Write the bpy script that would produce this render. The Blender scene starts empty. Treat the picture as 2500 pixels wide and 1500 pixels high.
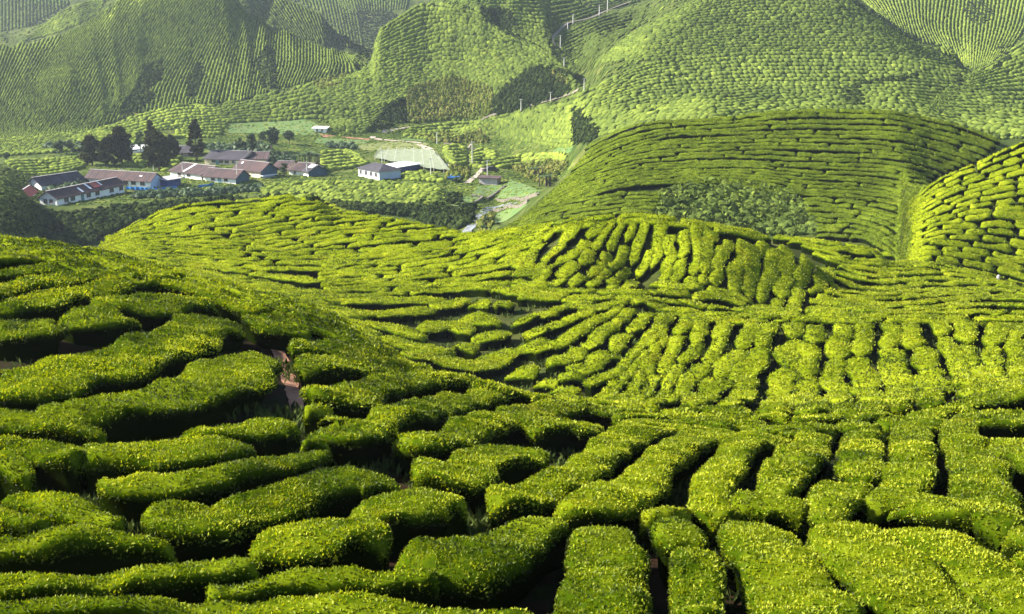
HAZE=0.00012
import bpy, math, numpy as np, random
random.seed(7); RNG=np.random.default_rng(11)
C=bpy.context.scene.collection
W,Hh=2500.,1500.; F=2780.; CX,CY=1250.,750.
HOR=50.; TH=math.atan((CY-HOR)/F); cT,sT=math.cos(TH),math.sin(TH)

# ------------------------------------------------------------------ terrain
def v2z(v,D): return -D*np.tan(TH+np.arctan((np.asarray(v,float)-CY)/F))
def z2v(z,D): return CY+F*np.tan(np.arctan2(-np.asarray(z,float),D)-TH)
# every curve is a line across the land, from near to far: u -> (v, distance); ('z', z, distance) gives the level instead
CUR=[
 {0:(2300,4)},
 {0:(1500,12.2)},
 {-200:(1250,15.5),900:(1250,16),1600:(1250,17),2700:(1250,17.5)},
 {-200:(1000,22),600:(1000,23),900:(1025,23.5),1200:(1055,24.5),1600:(1085,25),1900:(1090,25),2500:(1080,25)},
 {-200:(770,32),0:(780,32),300:(800,32),600:(835,32.5),900:(915,31),1200:(990,31),1400:(1014,31.5),1600:(1028,31.5),1900:(1032,32),2500:(1012,32)},
 {-200:(530,50),0:(569,48),182:(601,47),327:(634,46),473:(673,45),655:(716,43),800:(762,41),900:(815,39.5),982:(865,38.5),1102:(900,37),1225:(942,36.5),1345:(967,36.5),1418:(981,36.5),1538:(988,37),1900:(990,38),2200:(980,38),2500:(948,38)},
 {-200:('z',-17,60),0:('z',-16.5,60),327:('z',-17,59),655:('z',-17.5,56),900:('z',-17,52),1102:('z',-16.8,49),1225:('z',-16.6,48),1345:(975,47),1538:(986,47),1900:(983,47),2200:(972,47),2500:(928,47)},
 {-200:('z',-24,108),0:('z',-25,108),207:(601,107),275:(618,106),327:(632,105),473:(671,98),655:(714,90),800:(760,80),900:(812,72),982:(862,66),1102:(895,63),1225:(938,60),1345:(962,55),1538:(968,54),1900:(970,53),2200:(955,53),2500:(905,53)},
 {-200:('z',-28,125),0:('z',-30,125),207:('z',-28,120),250:(608,113),275:(604,112),327:(606,111),473:(646,106),655:(686,100),800:(725,90),900:(760,84),982:(782,80),1102:(812,77),1225:(845,71),1345:(815,70),1538:(775,72),1700:(775,70),1900:(770,70),2200:(765,71),2500:(760,73)},
 {-200:('z',-32,140),0:('z',-35,140),207:('z',-33,135),250:(596,119),275:(590,118),327:(575,118),473:(595,114),655:(632,109),800:(670,103),982:(700,96),1102:(718,92),1225:(728,86),1345:(718,86),1450:(712,86),1538:(702,86.5),1700:(733,85),1900:(748,85),2200:(742,86),2500:(735,88)},
 {-200:('z',-34,150),0:('z',-37,150),207:('z',-35.5,145),250:(591,122.5),275:(584,121.5),327:(568,121),473:(570,118),655:(598,114.5),800:(634,109.5),982:(654,104.5),1102:(655,102.5),1171:(650,101),1309:(634,97),1400:(604,95.5),1470:(628,94.2),1555:(690,92),1640:(640,91.5),1720:(618,91),1800:(630,91),1850:(650,91),1900:(668,91),1950:(684,90.5),2000:(707,90),2200:(728,91),2500:(728,92.5)},
 {-200:('z',-36,160),0:('z',-39,160),207:('z',-38,155),250:(586,126),275:(578,125),327:(560,124),473:(545,122),655:(565,120),800:(598,116),982:(608,113),1102:(592,113),1171:(567,114),1309:(549,108),1345:(543,106),1418:(527,103),1549:(520,99),1636:(527,98),1700:(538,98),1773:(549,98),1850:(564,98),1900:(582,97.5),1950:(610,97),2000:(655,96),2050:(692,96),2200:(714,96),2500:(720,97)},
 {-200:('z',-38,175),0:('z',-42,175),207:('z',-41,170),250:(576,131),275:(566,131),323:(552,131),369:(523,132),453:(500,132),543:(490,132),615:(492,131),647:(484,131),700:(475,131),762:(477,131),800:(503,130),839:(517,130),923:(517,129),1014:(525,128),1085:(538,127),1166:(563,124),1225:('z',-24,124),1418:('z',-22,114),1700:('z',-21.5,110),1860:('z',-22.5,109),1900:('z',-22,108),1950:(638,107),2000:(662,105),2100:(665,107),2200:(682,107),2500:(706,107)},
 {-200:('z',-40,185),0:('z',-43,185),207:('z',-43,185),275:('z',-36,142),453:('z',-31,144),700:('z',-30,144),923:('z',-30,142),1085:('z',-30,140),1225:('z',-30,140),1418:('z',-27,132),1700:('z',-25.5,126),1800:('z',-24,124),1884:(572,122),1990:(575,121),2100:(584,120),2138:(603,119),2165:(628,118),2272:(641,117),2368:(657,117),2445:(676,116),2500:(695,116),2700:(720,116)},
 {-200:(520,192),0:(560,192),100:('z',-43,192),207:('z',-44,195),1085:('z',-42,190),1171:('z',-42,190),1290:('z',-36,160),1400:('z',-32,150),1538:('z',-30,148),1700:('z',-29,146),1884:('z',-28,142),2000:('z',-28,140),2100:('z',-28,135),2200:('z',-29,127),2272:('z',-28,122),2500:('z',-28,122)},
 {-200:(500,200),0:(530,200),60:(560,202),110:(585,205),150:('z',-44,215),207:('z',-44.5,222),1085:('z',-42,215),1171:('z',-41.5,215),1225:(555,178),1290:(540,172),1400:(530,166),1538:(525,164),1700:(532,163),1884:(570,160),2000:(574,158),2100:(580,155),2165:(604,146),2203:(632,138),2216:(606,131),2300:(560,130),2500:(560,130)},
 {-200:(470,212),0:(490,212),40:(505,214),65:(520,216),110:('z',-43,225),207:('z',-44,226),700:('z',-43,228),1085:('z',-41.5,226),1171:(549,222),1225:(545,188),1290:(518,182),1350:(495,179),1400:(470,178),1500:(430,177),1700:(425,177),1900:(425,177),2100:(450,175),2203:(488,168),2214:(500,152),2250:(462,150),2300:(430,150),2400:(385,150),2500:(345,150),2700:(270,150)},
 {-200:(445,232),0:(462,232),40:(475,234),100:(502,246),150:(502,246),300:(492,250),460:(477,252),650:(474,253),800:(486,250),1000:(491,248),1080:(500,243),1171:(538,229),1225:(540,194),1290:(508,188),1350:(465,187),1400:(425,186),1500:(375,186),1700:(350,187),1900:(345,188),2100:(352,187),2160:(378,184),2216:(410,180),2260:('z',-24.5,177),2300:('z',-26,175),2500:('z',-28,170)},
 {-200:(420,262),0:(432,262),40:(447,262),110:('z',-39.3,262),460:('z',-39.3,262),1000:('z',-39.3,262),1171:('z',-40,250),1225:('z',-39,225),1260:(527,200),1290:(500,195),1330:(468,193),1370:(430,192),1400:(400,192),1440:(360,193),1480:(335,194),1540:(310,196),1600:(296,198),1745:(287,198),1909:(269,199),2036:(265,200),2167:(269,200),2255:(284,200),2346:(303,200),2440:(335,199),2500:(360,198)},
 {-200:(396,300),0:(402,300),100:(423,300),1171:('z',-39,300),1290:('z',-38.5,285),1400:('z',-37,262),1500:('z',-33,245),1900:('z',-28,240),2500:('z',-27,240)},
 {-200:(385,345),0:(376,350),300:(352,365),600:(345,372),800:(333,385),1000:(326,390),1200:(326,385),1350:(345,345),1450:('z',-29,300),1600:('z',-24,280),1750:('z',-21,275),1909:(267,276),2036:(263,276),2167:(267,276),2255:(282,275),2346:(300,274),2500:(305,273)},
 {-200:(365,362),0:(358,365),300:(335,376),600:(331,385),900:(303,392),1100:(318,393),1170:(298,386),1218:(287,378),1320:(255,368),1400:(233,363),1425:(222,360),1480:(208,350),1600:(205,342),1900:(195,340),2200:(195,340),2350:(230,335),2500:(245,330)},
 {-200:(355,370),0:(345,374),300:(318,387),450:(300,393),600:(312,396),764:(285,402),900:(285,403),1100:(304,402),1218:('z',-35,395),1320:('z',-32,386),1400:('z',-29,380),1425:('z',-24,376),1480:(180,366),1600:(150,366),1900:(140,366),2200:(142,366),2350:(172,362),2500:(185,362)},
 {-200:(330,384),0:(330,384),230:(312,396),350:(275,408),450:(253,416),520:(254,418),560:(248,420),655:(225,420),764:(200,420),880:(168,424),905:(145,428),915:(95,433),930:(66,436),982:(33,442),1033:(8,446),1090:(8,444),1160:(18,438),1220:(65,430),1280:(92,425),1340:(128,416),1380:(160,408),1400:(185,400),1430:(205,388),1480:(152,382),1600:(100,382),1900:(75,384),2100:(75,384),2200:(100,382),2300:(150,376),2375:(176,372),2440:(150,376),2500:(105,380)},
 {-200:(320,395),0:(325,394),230:(318,405),350:(288,420),450:(265,430),560:(262,434),655:('z',-32,438),900:('z',-30,452),982:('z',-8,462),1160:(45,454),1220:(95,446),1280:(120,440),1340:(150,432),1400:(190,416),1430:(195,404),1450:(165,398),1480:(130,394),1600:(65,398),1700:(30,400),1900:(15,402),2030:(20,400),2127:(50,398),2200:(88,395),2300:(148,386),2375:(180,380),2500:(115,388)},
 {-200:(270,412),0:(270,412),230:(250,430),450:(228,450),655:(200,466),764:(170,476),850:(145,486),920:('z',-15,494),982:('z',-5,494),1160:(-20,478),1250:(-5,474),1340:(60,462),1400:(115,452),1440:(140,424),1460:(138,406),1480:(120,402),1540:(80,405),1640:(30,410),1700:(0,415),1800:(-35,420),1900:(-45,420),2030:(-35,418),2084:(0,412),2127:(33,408),2200:(80,402),2255:(105,396),2327:(145,390),2375:(174,386),2420:(170,392),2500:(120,398)},
 {-200:(190,440),0:(190,440),230:(175,455),450:(170,475),655:(150,488),764:(130,498),850:(130,506),920:('z',-12,514),1160:(-60,500),1340:(20,490),1400:(60,480),1480:(60,470),1540:(50,470),1640:('z',8,440),1900:('z',10,450),2084:('z',-2,432),2200:('z',-6,425),2327:('z',-10,412),2375:(178,405),2440:(160,410),2500:(125,415)},
 {-200:(115,505),0:(109,515),100:(96,518),160:(73,524),233:(40,534),284:(0,543),350:(-40,548),500:(-60,548),560:(-25,545),600:(18,541),650:(50,539),730:(86,538),800:(112,538),850:(131,538),905:(150,538),1000:(60,540),1160:(-90,540),1340:(-30,540),1400:(0,540),1480:(28,540),1560:(5,540),1640:(-20,540),1900:(-60,540),2084:(40,470),2200:(110,465),2327:(160,455),2500:(110,455)},
 {-200:('z',-18,570),0:('z',-18,575),160:('z',-12,580),284:('z',-5,585),600:('z',-10,585),905:('z',-20,580),1160:(-60,580),1480:(20,575),1900:(-60,575),2084:(-20,560),2200:(-10,560),2500:(-10,560)},
 {-200:(90,650),0:(80,650),100:(58,650),170:(15,650),260:(-15,650),400:(-80,650),600:(-60,650),640:(-20,650),700:(0,648),760:(20,645),800:(50,642),830:(80,640),870:(105,640),905:(120,640),1000:(50,650),1400:(-60,650),2500:(-90,650)},
 {-200:('z',-20,720),170:('z',-15,720),905:('z',-20,720),2500:('z',20,720)},
 {-200:(-300,1000),2500:(-300,1000)},
]
def pchip(x,y,xq):
    x=np.asarray(x,float); y=np.asarray(y,float)
    if len(x)==1: return np.full(len(xq),y[0])
    xq=np.clip(xq,x[0],x[-1]); h=np.diff(x); d=np.diff(y)/h; m=np.zeros(len(x))
    if len(x)>2:
        w1=2*h[1:]+h[:-1]; w2=h[1:]+2*h[:-1]; ok=d[:-1]*d[1:]>0
        with np.errstate(all='ignore'): mm=(w1+w2)/(w1/d[:-1]+w2/d[1:])
        m[1:-1]=np.where(ok,mm,0)
    m[0]=d[0]; m[-1]=d[-1]
    i=np.clip(np.searchsorted(x,xq)-1,0,len(x)-2); t=(xq-x[i])/h[i]
    return (2*t**3-3*t*t+1)*y[i]+(t**3-2*t*t+t)*h[i]*m[i]+(-2*t**3+3*t*t)*y[i+1]+(t**3-t*t)*h[i]*m[i+1]
U=np.arange(-700,3201,5.); S=np.linspace(math.log(4),math.log(1000),1400)
KV=[];KS=[]
for c in CUR:
    us=sorted(c); vs=[];ds=[]
    for u in us:
        k=c[u]
        if k[0]=='z': vs.append(float(z2v(k[1],k[2]))); ds.append(math.log(k[2]))
        else: vs.append(k[0]); ds.append(math.log(k[1]))
    KV.append(pchip(us,vs,U)); KS.append(pchip(us,ds,U))
KV=np.array(KV);KS=np.array(KS)
for k in range(1,len(KS)): KS[k]=np.maximum(KS[k],KS[k-1]+0.008)
V=np.array([pchip(KS[:,i],KV[:,i],S) for i in range(len(U))])
V=np.array(V)
_us,_ss=np.meshgrid(np.arange(len(U)),np.arange(len(S)),indexing='ij'); _D=np.exp(S)[None,:]
_w=np.clip((_D-400)/40,0,1)*np.clip((900-_D)/300,0,1)*np.where(U[:,None]<1420,1.0,0.35)
_h=np.sin(U[:,None]/19.+S[None,:]*9+1.7*np.sin(U[:,None]/47.))*0.5+0.5*np.sin(U[:,None]/31.-S[None,:]*14+2*np.sin(S[None,:]*17+U[:,None]/90.))
V+=_w*10*(np.abs(_h)**0.8-0.45)
V[1:-1]=(V[:-2]+2*V[1:-1]+V[2:])/4
EX=np.exp(S)[None,:]
HT=0.78
Vg=z2v(v2z(V,EX)-HT,EX)
def bil(T,u,s):
    a=np.clip((u-U[0])/5.,0,len(U)-1.001); b=np.clip((s-S[0])/(S[1]-S[0]),0,len(S)-1.001)
    i=a.astype(int); j=b.astype(int); a=a-i; b=b-j
    return T[i,j]*(1-a)*(1-b)+T[i+1,j]*a*(1-b)+T[i,j+1]*(1-a)*b+T[i+1,j+1]*a*b
def zat(x,y,T=None):
    if T is None: T=V
    x=np.asarray(x,float); y=np.maximum(np.asarray(y,float),4.01); s=np.log(y); z=-0.2*y
    for _ in range(5):
        u=CX+F*x/(y*cT-z*sT); z=v2z(bil(T,u,s),y)
    return z
def gz(x,y): return zat(x,y)-HT
def proj(P):
    P=np.asarray(P,float); zc=P[...,1]*cT-P[...,2]*sT
    return CX+F*P[...,0]/zc, CY-F*(P[...,1]*sT+P[...,2]*cT)/zc
def hit(u,v,T=None,smin=0.0):
    """world point where the sight line through a point of the photograph first meets the land"""
    if T is None: T=V
    u=np.atleast_1d(np.asarray(u,float)); v=np.atleast_1d(np.asarray(v,float)); out=np.full((len(u),3),np.nan)
    for a0 in range(0,len(u),2000):
        uu=u[a0:a0+2000]; vv=v[a0:a0+2000]
        a=np.clip((uu-U[0])/5.,0,len(U)-1.001); i=a.astype(int); a=(a-i)[:,None]
        P=T[i]*(1-a)+T[i+1]*a
        M=P<=vv[:,None]; j=M.argmax(1); ok=M.any(1)&(j>0); j=np.maximum(j,1); r=np.arange(len(uu))
        p0=P[r,j-1]; p1=P[r,j]; t=np.clip((p0-vv)/np.where(p0-p1==0,1,p0-p1),0,1)
        s=S[j-1]+t*(S[1]-S[0]); D=np.exp(s); z=v2z(vv,D); x=(uu-CX)/F*(D*cT-z*sT)
        out[a0:a0+2000]=np.where(ok[:,None],np.stack([x,D,z],1),np.nan)
    return out
def ghit(u,v): return hit(u,v,Vg)

# ------------------------------------------------------------------ noise
_N=RNG.random((256,256))
def vn(x,y):
    xi=np.floor(x).astype(int); yi=np.floor(y).astype(int); fx=x-xi; fy=y-yi
    fx=fx*fx*(3-2*fx); fy=fy*fy*(3-2*fy); a=xi%256; b=yi%256; a1=(a+1)%256; b1=(b+1)%256
    return (_N[a,b]*(1-fx)*(1-fy)+_N[a1,b]*fx*(1-fy)+_N[a,b1]*(1-fx)*fy+_N[a1,b1]*fx*fy)*2-1
def fbm(x,y,o=3): return sum(vn(x*2**k+17*k,y*2**k+31*k)/2**k for k in range(o))

# ------------------------------------------------------------------ mesh helpers
def mesh_obj(name,verts,faces,mats,parent=None,attr=None,midx=None,smooth=False):
    """faces: list of int arrays (n,k) or list of lists"""
    me=bpy.data.meshes.new(name); verts=np.asarray(verts,np.float32)
    me.vertices.add(len(verts)); me.vertices.foreach_set('co',verts.ravel())
    arrs=[np.asarray(f,np.int32) for f in faces if len(f)]
    tot=np.concatenate([np.full(len(a),a.shape[1],np.int32) for a in arrs]); idx=np.concatenate([a.ravel() for a in arrs])
    me.loops.add(len(idx)); me.loops.foreach_set('vertex_index',idx)
    me.polygons.add(len(tot)); st=np.concatenate([[0],np.cumsum(tot)[:-1]]).astype(np.int32)
    me.polygons.foreach_set('loop_start',st); me.polygons.foreach_set('loop_total',tot)
    for m in (mats if isinstance(mats,(list,tuple)) else [mats]): me.materials.append(m)
    if midx is not None: me.polygons.foreach_set('material_index',np.concatenate([np.asarray(q,np.int32) for q in midx]))
    if smooth is not False:
        sm=np.concatenate([np.full(len(a),bool(s)) for a,s in zip(arrs,smooth)]) if isinstance(smooth,(list,tuple)) else np.ones(len(tot),bool)
        me.polygons.foreach_set('use_smooth',sm)
    me.update(calc_edges=True)
    if attr is not None:
        A=me.attributes.new('tint','FLOAT','POINT'); A.data.foreach_set('value',np.asarray(attr,np.float32))
    o=bpy.data.objects.new(name,me); C.objects.link(o)
    if parent: o.parent=parent
    return o
def tag(o,label=None,cat=None,group=None,kind=None):
    if label: o['label']=label
    if cat: o['category']=cat
    if group: o['group']=group
    if kind: o['kind']=kind
    return o
class MB:
    def __init__(s): s.v=[];s.f=[]
    def add(s,vs,fs):
        n=len(s.v); s.v+= [tuple(p) for p in vs]; s.f+=[[i+n for i in f] for f in fs]
    def box(s,c,e,ax=None):
        ax=ax or ((1,0,0),(0,1,0),(0,0,1)); c=np.array(c,float); A=[np.array(a,float)*k/2 for a,k in zip(ax,e)]
        vs=[c+i*A[0]+j*A[1]+k*A[2] for k in(-1,1) for j in(-1,1) for i in(-1,1)]
        s.add(vs,[[0,2,3,1],[4,5,7,6],[0,1,5,4],[2,6,7,3],[0,4,6,2],[1,3,7,5]])
    def tube(s,pts,rs,n=8):
        pts=[np.array(p,float) for p in pts]; rings=[]
        for i,p in enumerate(pts):
            d=pts[min(i+1,len(pts)-1)]-pts[max(i-1,0)]; d/=max(np.linalg.norm(d),1e-9)
            a=np.cross(d,(0,1,0.3)); a/=max(np.linalg.norm(a),1e-9); b=np.cross(d,a)
            rings+= [p+rs[i]*(a*math.cos(2*math.pi*k/n)+b*math.sin(2*math.pi*k/n)) for k in range(n)]
        fs=[[i*n+k,i*n+(k+1)%n,(i+1)*n+(k+1)%n,(i+1)*n+k] for i in range(len(pts)-1) for k in range(n)]
        fs.append(list(range(n))[::-1]); fs.append([(len(pts)-1)*n+k for k in range(n)])
        s.add(rings,fs)
    def build(s,name,mat,parent=None):
        me=bpy.data.meshes.new(name); me.from_pydata([tuple(map(float,p)) for p in s.v],[],s.f); me.materials.append(mat); me.update()
        o=bpy.data.objects.new(name,me); C.objects.link(o)
        if parent: o.parent=parent
        return o

# ------------------------------------------------------------------ materials
def nodes(name):
    m=bpy.data.materials.new(name); m.use_nodes=True; nt=m.node_tree; nt.nodes.clear()
    return m,nt,(lambda t,**k:_n(nt,t,**k)),nt.links.new
def _n(nt,t,**k):
    n=nt.nodes.new(t)
    for a,b in k.items():
        if a in n.inputs.keys(): n.inputs[a].default_value=b
        else: setattr(n,a,b)
    return n
def ramp(nt,stops):
    r=nt.nodes.new('ShaderNodeValToRGB'); e=r.color_ramp.elements
    while len(e)<len(stops): e.new(0.5)
    for i,(p,c) in enumerate(stops): e[i].position=p; e[i].color=(*c,1)
    return r
def leafmat(name,stops,trans=0.35,rough=0.55,nscale=0.5,namp=0.35,gloss=0.015):
    m,nt,N,L=nodes(name)
    at=N('ShaderNodeAttribute',attribute_name='tint'); tc=N('ShaderNodeTexCoord')
    nz=N('ShaderNodeTexNoise',Scale=nscale,Detail=3.0); L(tc.outputs['Object'],nz.inputs['Vector'])
    ma=N('ShaderNodeMath',operation='MULTIPLY_ADD'); L(nz.outputs['Fac'],ma.inputs[0]); ma.inputs[1].default_value=namp*2; ma.inputs[2].default_value=-namp
    ad=N('ShaderNodeMath',operation='ADD'); L(at.outputs['Fac'],ad.inputs[0]); L(ma.outputs[0],ad.inputs[1])
    r=ramp(nt,stops); L(ad.outputs[0],r.inputs['Fac'])
    n2=N('ShaderNodeTexNoise',Scale=0.33,Detail=4.0,Roughness=0.7); L(tc.outputs['Object'],n2.inputs['Vector'])
    m2=N('ShaderNodeMapRange'); m2.inputs['From Min'].default_value=0.56; m2.inputs['From Max'].default_value=0.74; m2.inputs['To Max'].default_value=0.4; L(n2.outputs['Fac'],m2.inputs['Value'])
    mm=N('ShaderNodeMix',data_type='RGBA',blend_type='MULTIPLY'); L(m2.outputs[0],mm.inputs['Factor']); L(r.outputs['Color'],mm.inputs['A']); mm.inputs['B'].default_value=(1.0,0.62,0.9,1)
    class _r: outputs={'Color':mm.outputs['Result']}
    r=_r
    df=N('ShaderNodeBsdfDiffuse'); tr=N('ShaderNodeBsdfTranslucent'); gl=N('ShaderNodeBsdfGlossy',Roughness=rough)
    L(r.outputs['Color'],df.inputs['Color'])
    hs=N('ShaderNodeHueSaturation',Hue=0.49,Saturation=1.1,Value=1.15); L(r.outputs['Color'],hs.inputs['Color']); L(hs.outputs['Color'],tr.inputs['Color'])
    mx=N('ShaderNodeMixShader',Fac=trans); L(df.outputs[0],mx.inputs[1]); L(tr.outputs[0],mx.inputs[2])
    mg=N('ShaderNodeMixShader',Fac=gloss); L(mx.outputs[0],mg.inputs[1]); L(gl.outputs[0],mg.inputs[2])
    o=N('ShaderNodeOutputMaterial'); L(mg.outputs[0],o.inputs['Surface'])
    return m
def plain(name,col,rough=0.8,var=0.25,scale=1.5,bump=0.0,col2=None,metal=0.0):
    m,nt,N,L=nodes(name)
    tc=N('ShaderNodeTexCoord'); nz=N('ShaderNodeTexNoise',Scale=scale,Detail=6.0,Roughness=0.65); L(tc.outputs['Object'],nz.inputs['Vector'])
    c2=col2 or tuple(max(0,c*(1-var)) for c in col); c1=col if col2 else tuple(min(1,c*(1+var)) for c in col)
    r=ramp(nt,[(0.35,c2),(0.65,c1)]); L(nz.outputs['Fac'],r.inputs['Fac'])
    b=N('ShaderNodeBsdfPrincipled',Roughness=rough,Metallic=metal); L(r.outputs['Color'],b.inputs['Base Color'])
    if bump:
        bp=N('ShaderNodeBump',Strength=bump,Distance=0.1); L(nz.outputs['Fac'],bp.inputs['Height']); L(bp.outputs[0],b.inputs['Normal'])
    o=N('ShaderNodeOutputMaterial'); L(b.outputs[0],o.inputs['Surface'])
    return m
TEA=[(0.0,(0.008,0.014,0.001)),(0.3,(0.042,0.074,0.002)),(0.6,(0.182,0.230,0.008)),(1.0,(0.41,0.44,0.022))]
M_leaf=leafmat('tea_leaf',TEA,0.35)
M_far=leafmat('far_tea_leaf',[(0.0,(0.03,0.042,0.012)),(0.35,(0.075,0.11,0.024)),(0.7,(0.150,0.200,0.035)),(1.0,(0.27,0.33,0.05))],0.15,nscale=0.03,namp=0.35,gloss=0.0)
M_core=leafmat('hedge_core',[(0.0,(0.006,0.006,0.003)),(0.45,(0.010,0.012,0.003)),(0.7,(0.03,0.042,0.004)),(1.0,(0.06,0.09,0.006))],0.0,nscale=6,namp=0.5,gloss=0.0)
M_mid=leafmat('hedge_top',TEA,0.2,nscale=3,namp=0.3,gloss=0.0)
M_leafdull=leafmat('mature_tea_leaf',[(0.0,(0.008,0.012,0.002)),(0.3,(0.035,0.055,0.005)),(0.6,(0.098,0.140,0.010)),(1.0,(0.22,0.28,0.02))],0.3)
M_middull=leafmat('mature_hedge_top',[(0.0,(0.008,0.012,0.002)),(0.3,(0.03,0.048,0.005)),(0.6,(0.092,0.130,0.010)),(1.0,(0.20,0.25,0.02))],0.1,nscale=2,namp=0.3,gloss=0.0)
M_scrub=leafmat('scrub_leaf',[(0.0,(0.010,0.018,0.008)),(0.5,(0.035,0.055,0.016)),(1.0,(0.09,0.12,0.03))],0.2,nscale=0.1,gloss=0.0)
M_pine=leafmat('conifer_leaf',[(0.0,(0.010,0.014,0.008)),(0.5,(0.045,0.052,0.022)),(1.0,(0.12,0.12,0.045))],0.15,nscale=0.2,gloss=0.0)
M_broad=leafmat('broad_leaf',[(0.0,(0.02,0.035,0.02)),(0.5,(0.06,0.10,0.04)),(1.0,(0.13,0.18,0.08))],0.2,nscale=0.2,gloss=0.02)
M_straw=leafmat('tall_grass_blades',[(0.0,(0.05,0.08,0.015)),(0.5,(0.14,0.17,0.035)),(1.0,(0.26,0.24,0.07))],0.2,nscale=0.08,gloss=0.0)
M_bark=plain('bark',(0.09,0.065,0.05),0.9,0.4,4)
M_wood=plain('weathered_wood',(0.45,0.43,0.40),0.85,0.2,3)
M_path=plain('red_soil',(0.28,0.13,0.075),0.95,0.35,3,0.5)
M_road=plain('pale_track',(0.40,0.34,0.29),0.95,0.3,0.9,0,(0.24,0.20,0.15))
M_field=plain('mown_field',(0.045,0.12,0.015),0.95,0.25,0.35,0,(0.10,0.135,0.03))
M_field2=plain('dry_field',(0.17,0.18,0.045),0.95,0.3,0.35,0,(0.09,0.12,0.025))
M_water=plain('shallow_water',(0.20,0.21,0.23),0.25,0.4,0.6,0.3)
M_stone=plain('stone_wall',(0.15,0.13,0.10),0.9,0.35,1.2,0.5)
# ground: reddish soil with weeds near, grassy where the valley floor opens
def groundmat():
    m,nt,N,L=nodes('hillside_soil')
    tc=N('ShaderNodeTexCoord'); n1=N('ShaderNodeTexNoise',Scale=0.9,Detail=8.0,Roughness=0.7); L(tc.outputs['Object'],n1.inputs['Vector'])
    soil=ramp(nt,[(0.34,(0.010,0.005,0.003)),(0.50,(0.022,0.012,0.006)),(0.56,(0.010,0.015,0.003)),(0.75,(0.025,0.036,0.005))]); L(n1.outputs['Fac'],soil.inputs['Fac'])
    n2=N('ShaderNodeTexNoise',Scale=0.16,Detail=9.0,Roughness=0.75); L(tc.outputs['Object'],n2.inputs['Vector'])
    gr=ramp(nt,[(0.35,(0.02,0.04,0.008)),(0.5,(0.055,0.085,0.014)),(0.65,(0.14,0.15,0.04))]); L(n2.outputs['Fac'],gr.inputs['Fac'])
    mr=N('ShaderNodeAttribute',attribute_name='tint')
    mx=N('ShaderNodeMix',data_type='RGBA'); L(mr.outputs['Fac'],mx.inputs['Factor']); L(soil.outputs[0],mx.inputs['A']); L(gr.outputs[0],mx.inputs['B'])
    b=N('ShaderNodeBsdfPrincipled',Roughness=0.95); b.inputs['Specular IOR Level'].default_value=0.05; L(mx.outputs['Result'],b.inputs['Base Color'])
    bp=N('ShaderNodeBump',Strength=0.6,Distance=0.15); L(n1.outputs['Fac'],bp.inputs['Height']); L(bp.outputs[0],b.inputs['Normal'])
    o=N('ShaderNodeOutputMaterial'); L(b.outputs[0],o.inputs['Surface']); return m
M_ground=groundmat()

# ------------------------------------------------------------------ the land itself: one sheet
gu=np.concatenate([np.arange(-700,-100,25),np.arange(-100,2600,6),np.arange(2600,3201,25)]).astype(float)
gs=np.concatenate([np.log(np.linspace(4,9,10)),np.log(np.exp(np.linspace(math.log(9.2),math.log(990),640)))])
GU,GS=np.meshgrid(gu,gs,indexing='ij'); GD=np.exp(GS); Z=v2z(bil(V,GU,GS),GD); X=(GU-CX)/F*(GD*cT-Z*sT)
Zg=Z-HT+0.05*fbm(X/1.3,GD/1.3)
nu,ns=GU.shape
idx=np.arange(nu*ns).reshape(nu,ns)
q=np.stack([idx[:-1,:-1],idx[1:,:-1],idx[1:,1:],idx[:-1,1:]],-1).reshape(-1,4)
vs_=np.stack([X,GD,Zg],-1).reshape(-1,3)
def inpoly(u,v,poly):
    u=np.asarray(u); v=np.asarray(v); r=np.zeros(u.shape,bool); n=len(poly)
    for i in range(n):
        x1,y1=poly[i]; x2,y2=poly[(i+1)%n]
        if y1!=y2: r^=((y1>v)!=(y2>v))&(u<(x2-x1)*(v-y1)/(y2-y1)+x1)
    return r
VALLEY=[(-50,368),(300,345),(500,325),(560,300),(740,286),(800,312),(870,322),(990,300),(1200,300),(1400,330),(1400,420),(1300,480),(1180,565),(1100,565),(1080,500),(640,478),(300,500),(-50,500)]
_pu,_pv=proj(vs_); _gr=(inpoly(_pu,_pv,VALLEY)&(vs_[:,1]>226)&(vs_[:,1]<400)).astype(float)
_gr=np.maximum(_gr,0.45*np.clip((vs_[:,1]-48)/15,0,1)+0.35*np.clip((vs_[:,1]-120)/60,0,1))
g=mesh_obj('ground',vs_,[q],M_ground,smooth=True,attr=_gr); tag(g,'hilly ground of the tea valley','ground',kind='structure')
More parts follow.
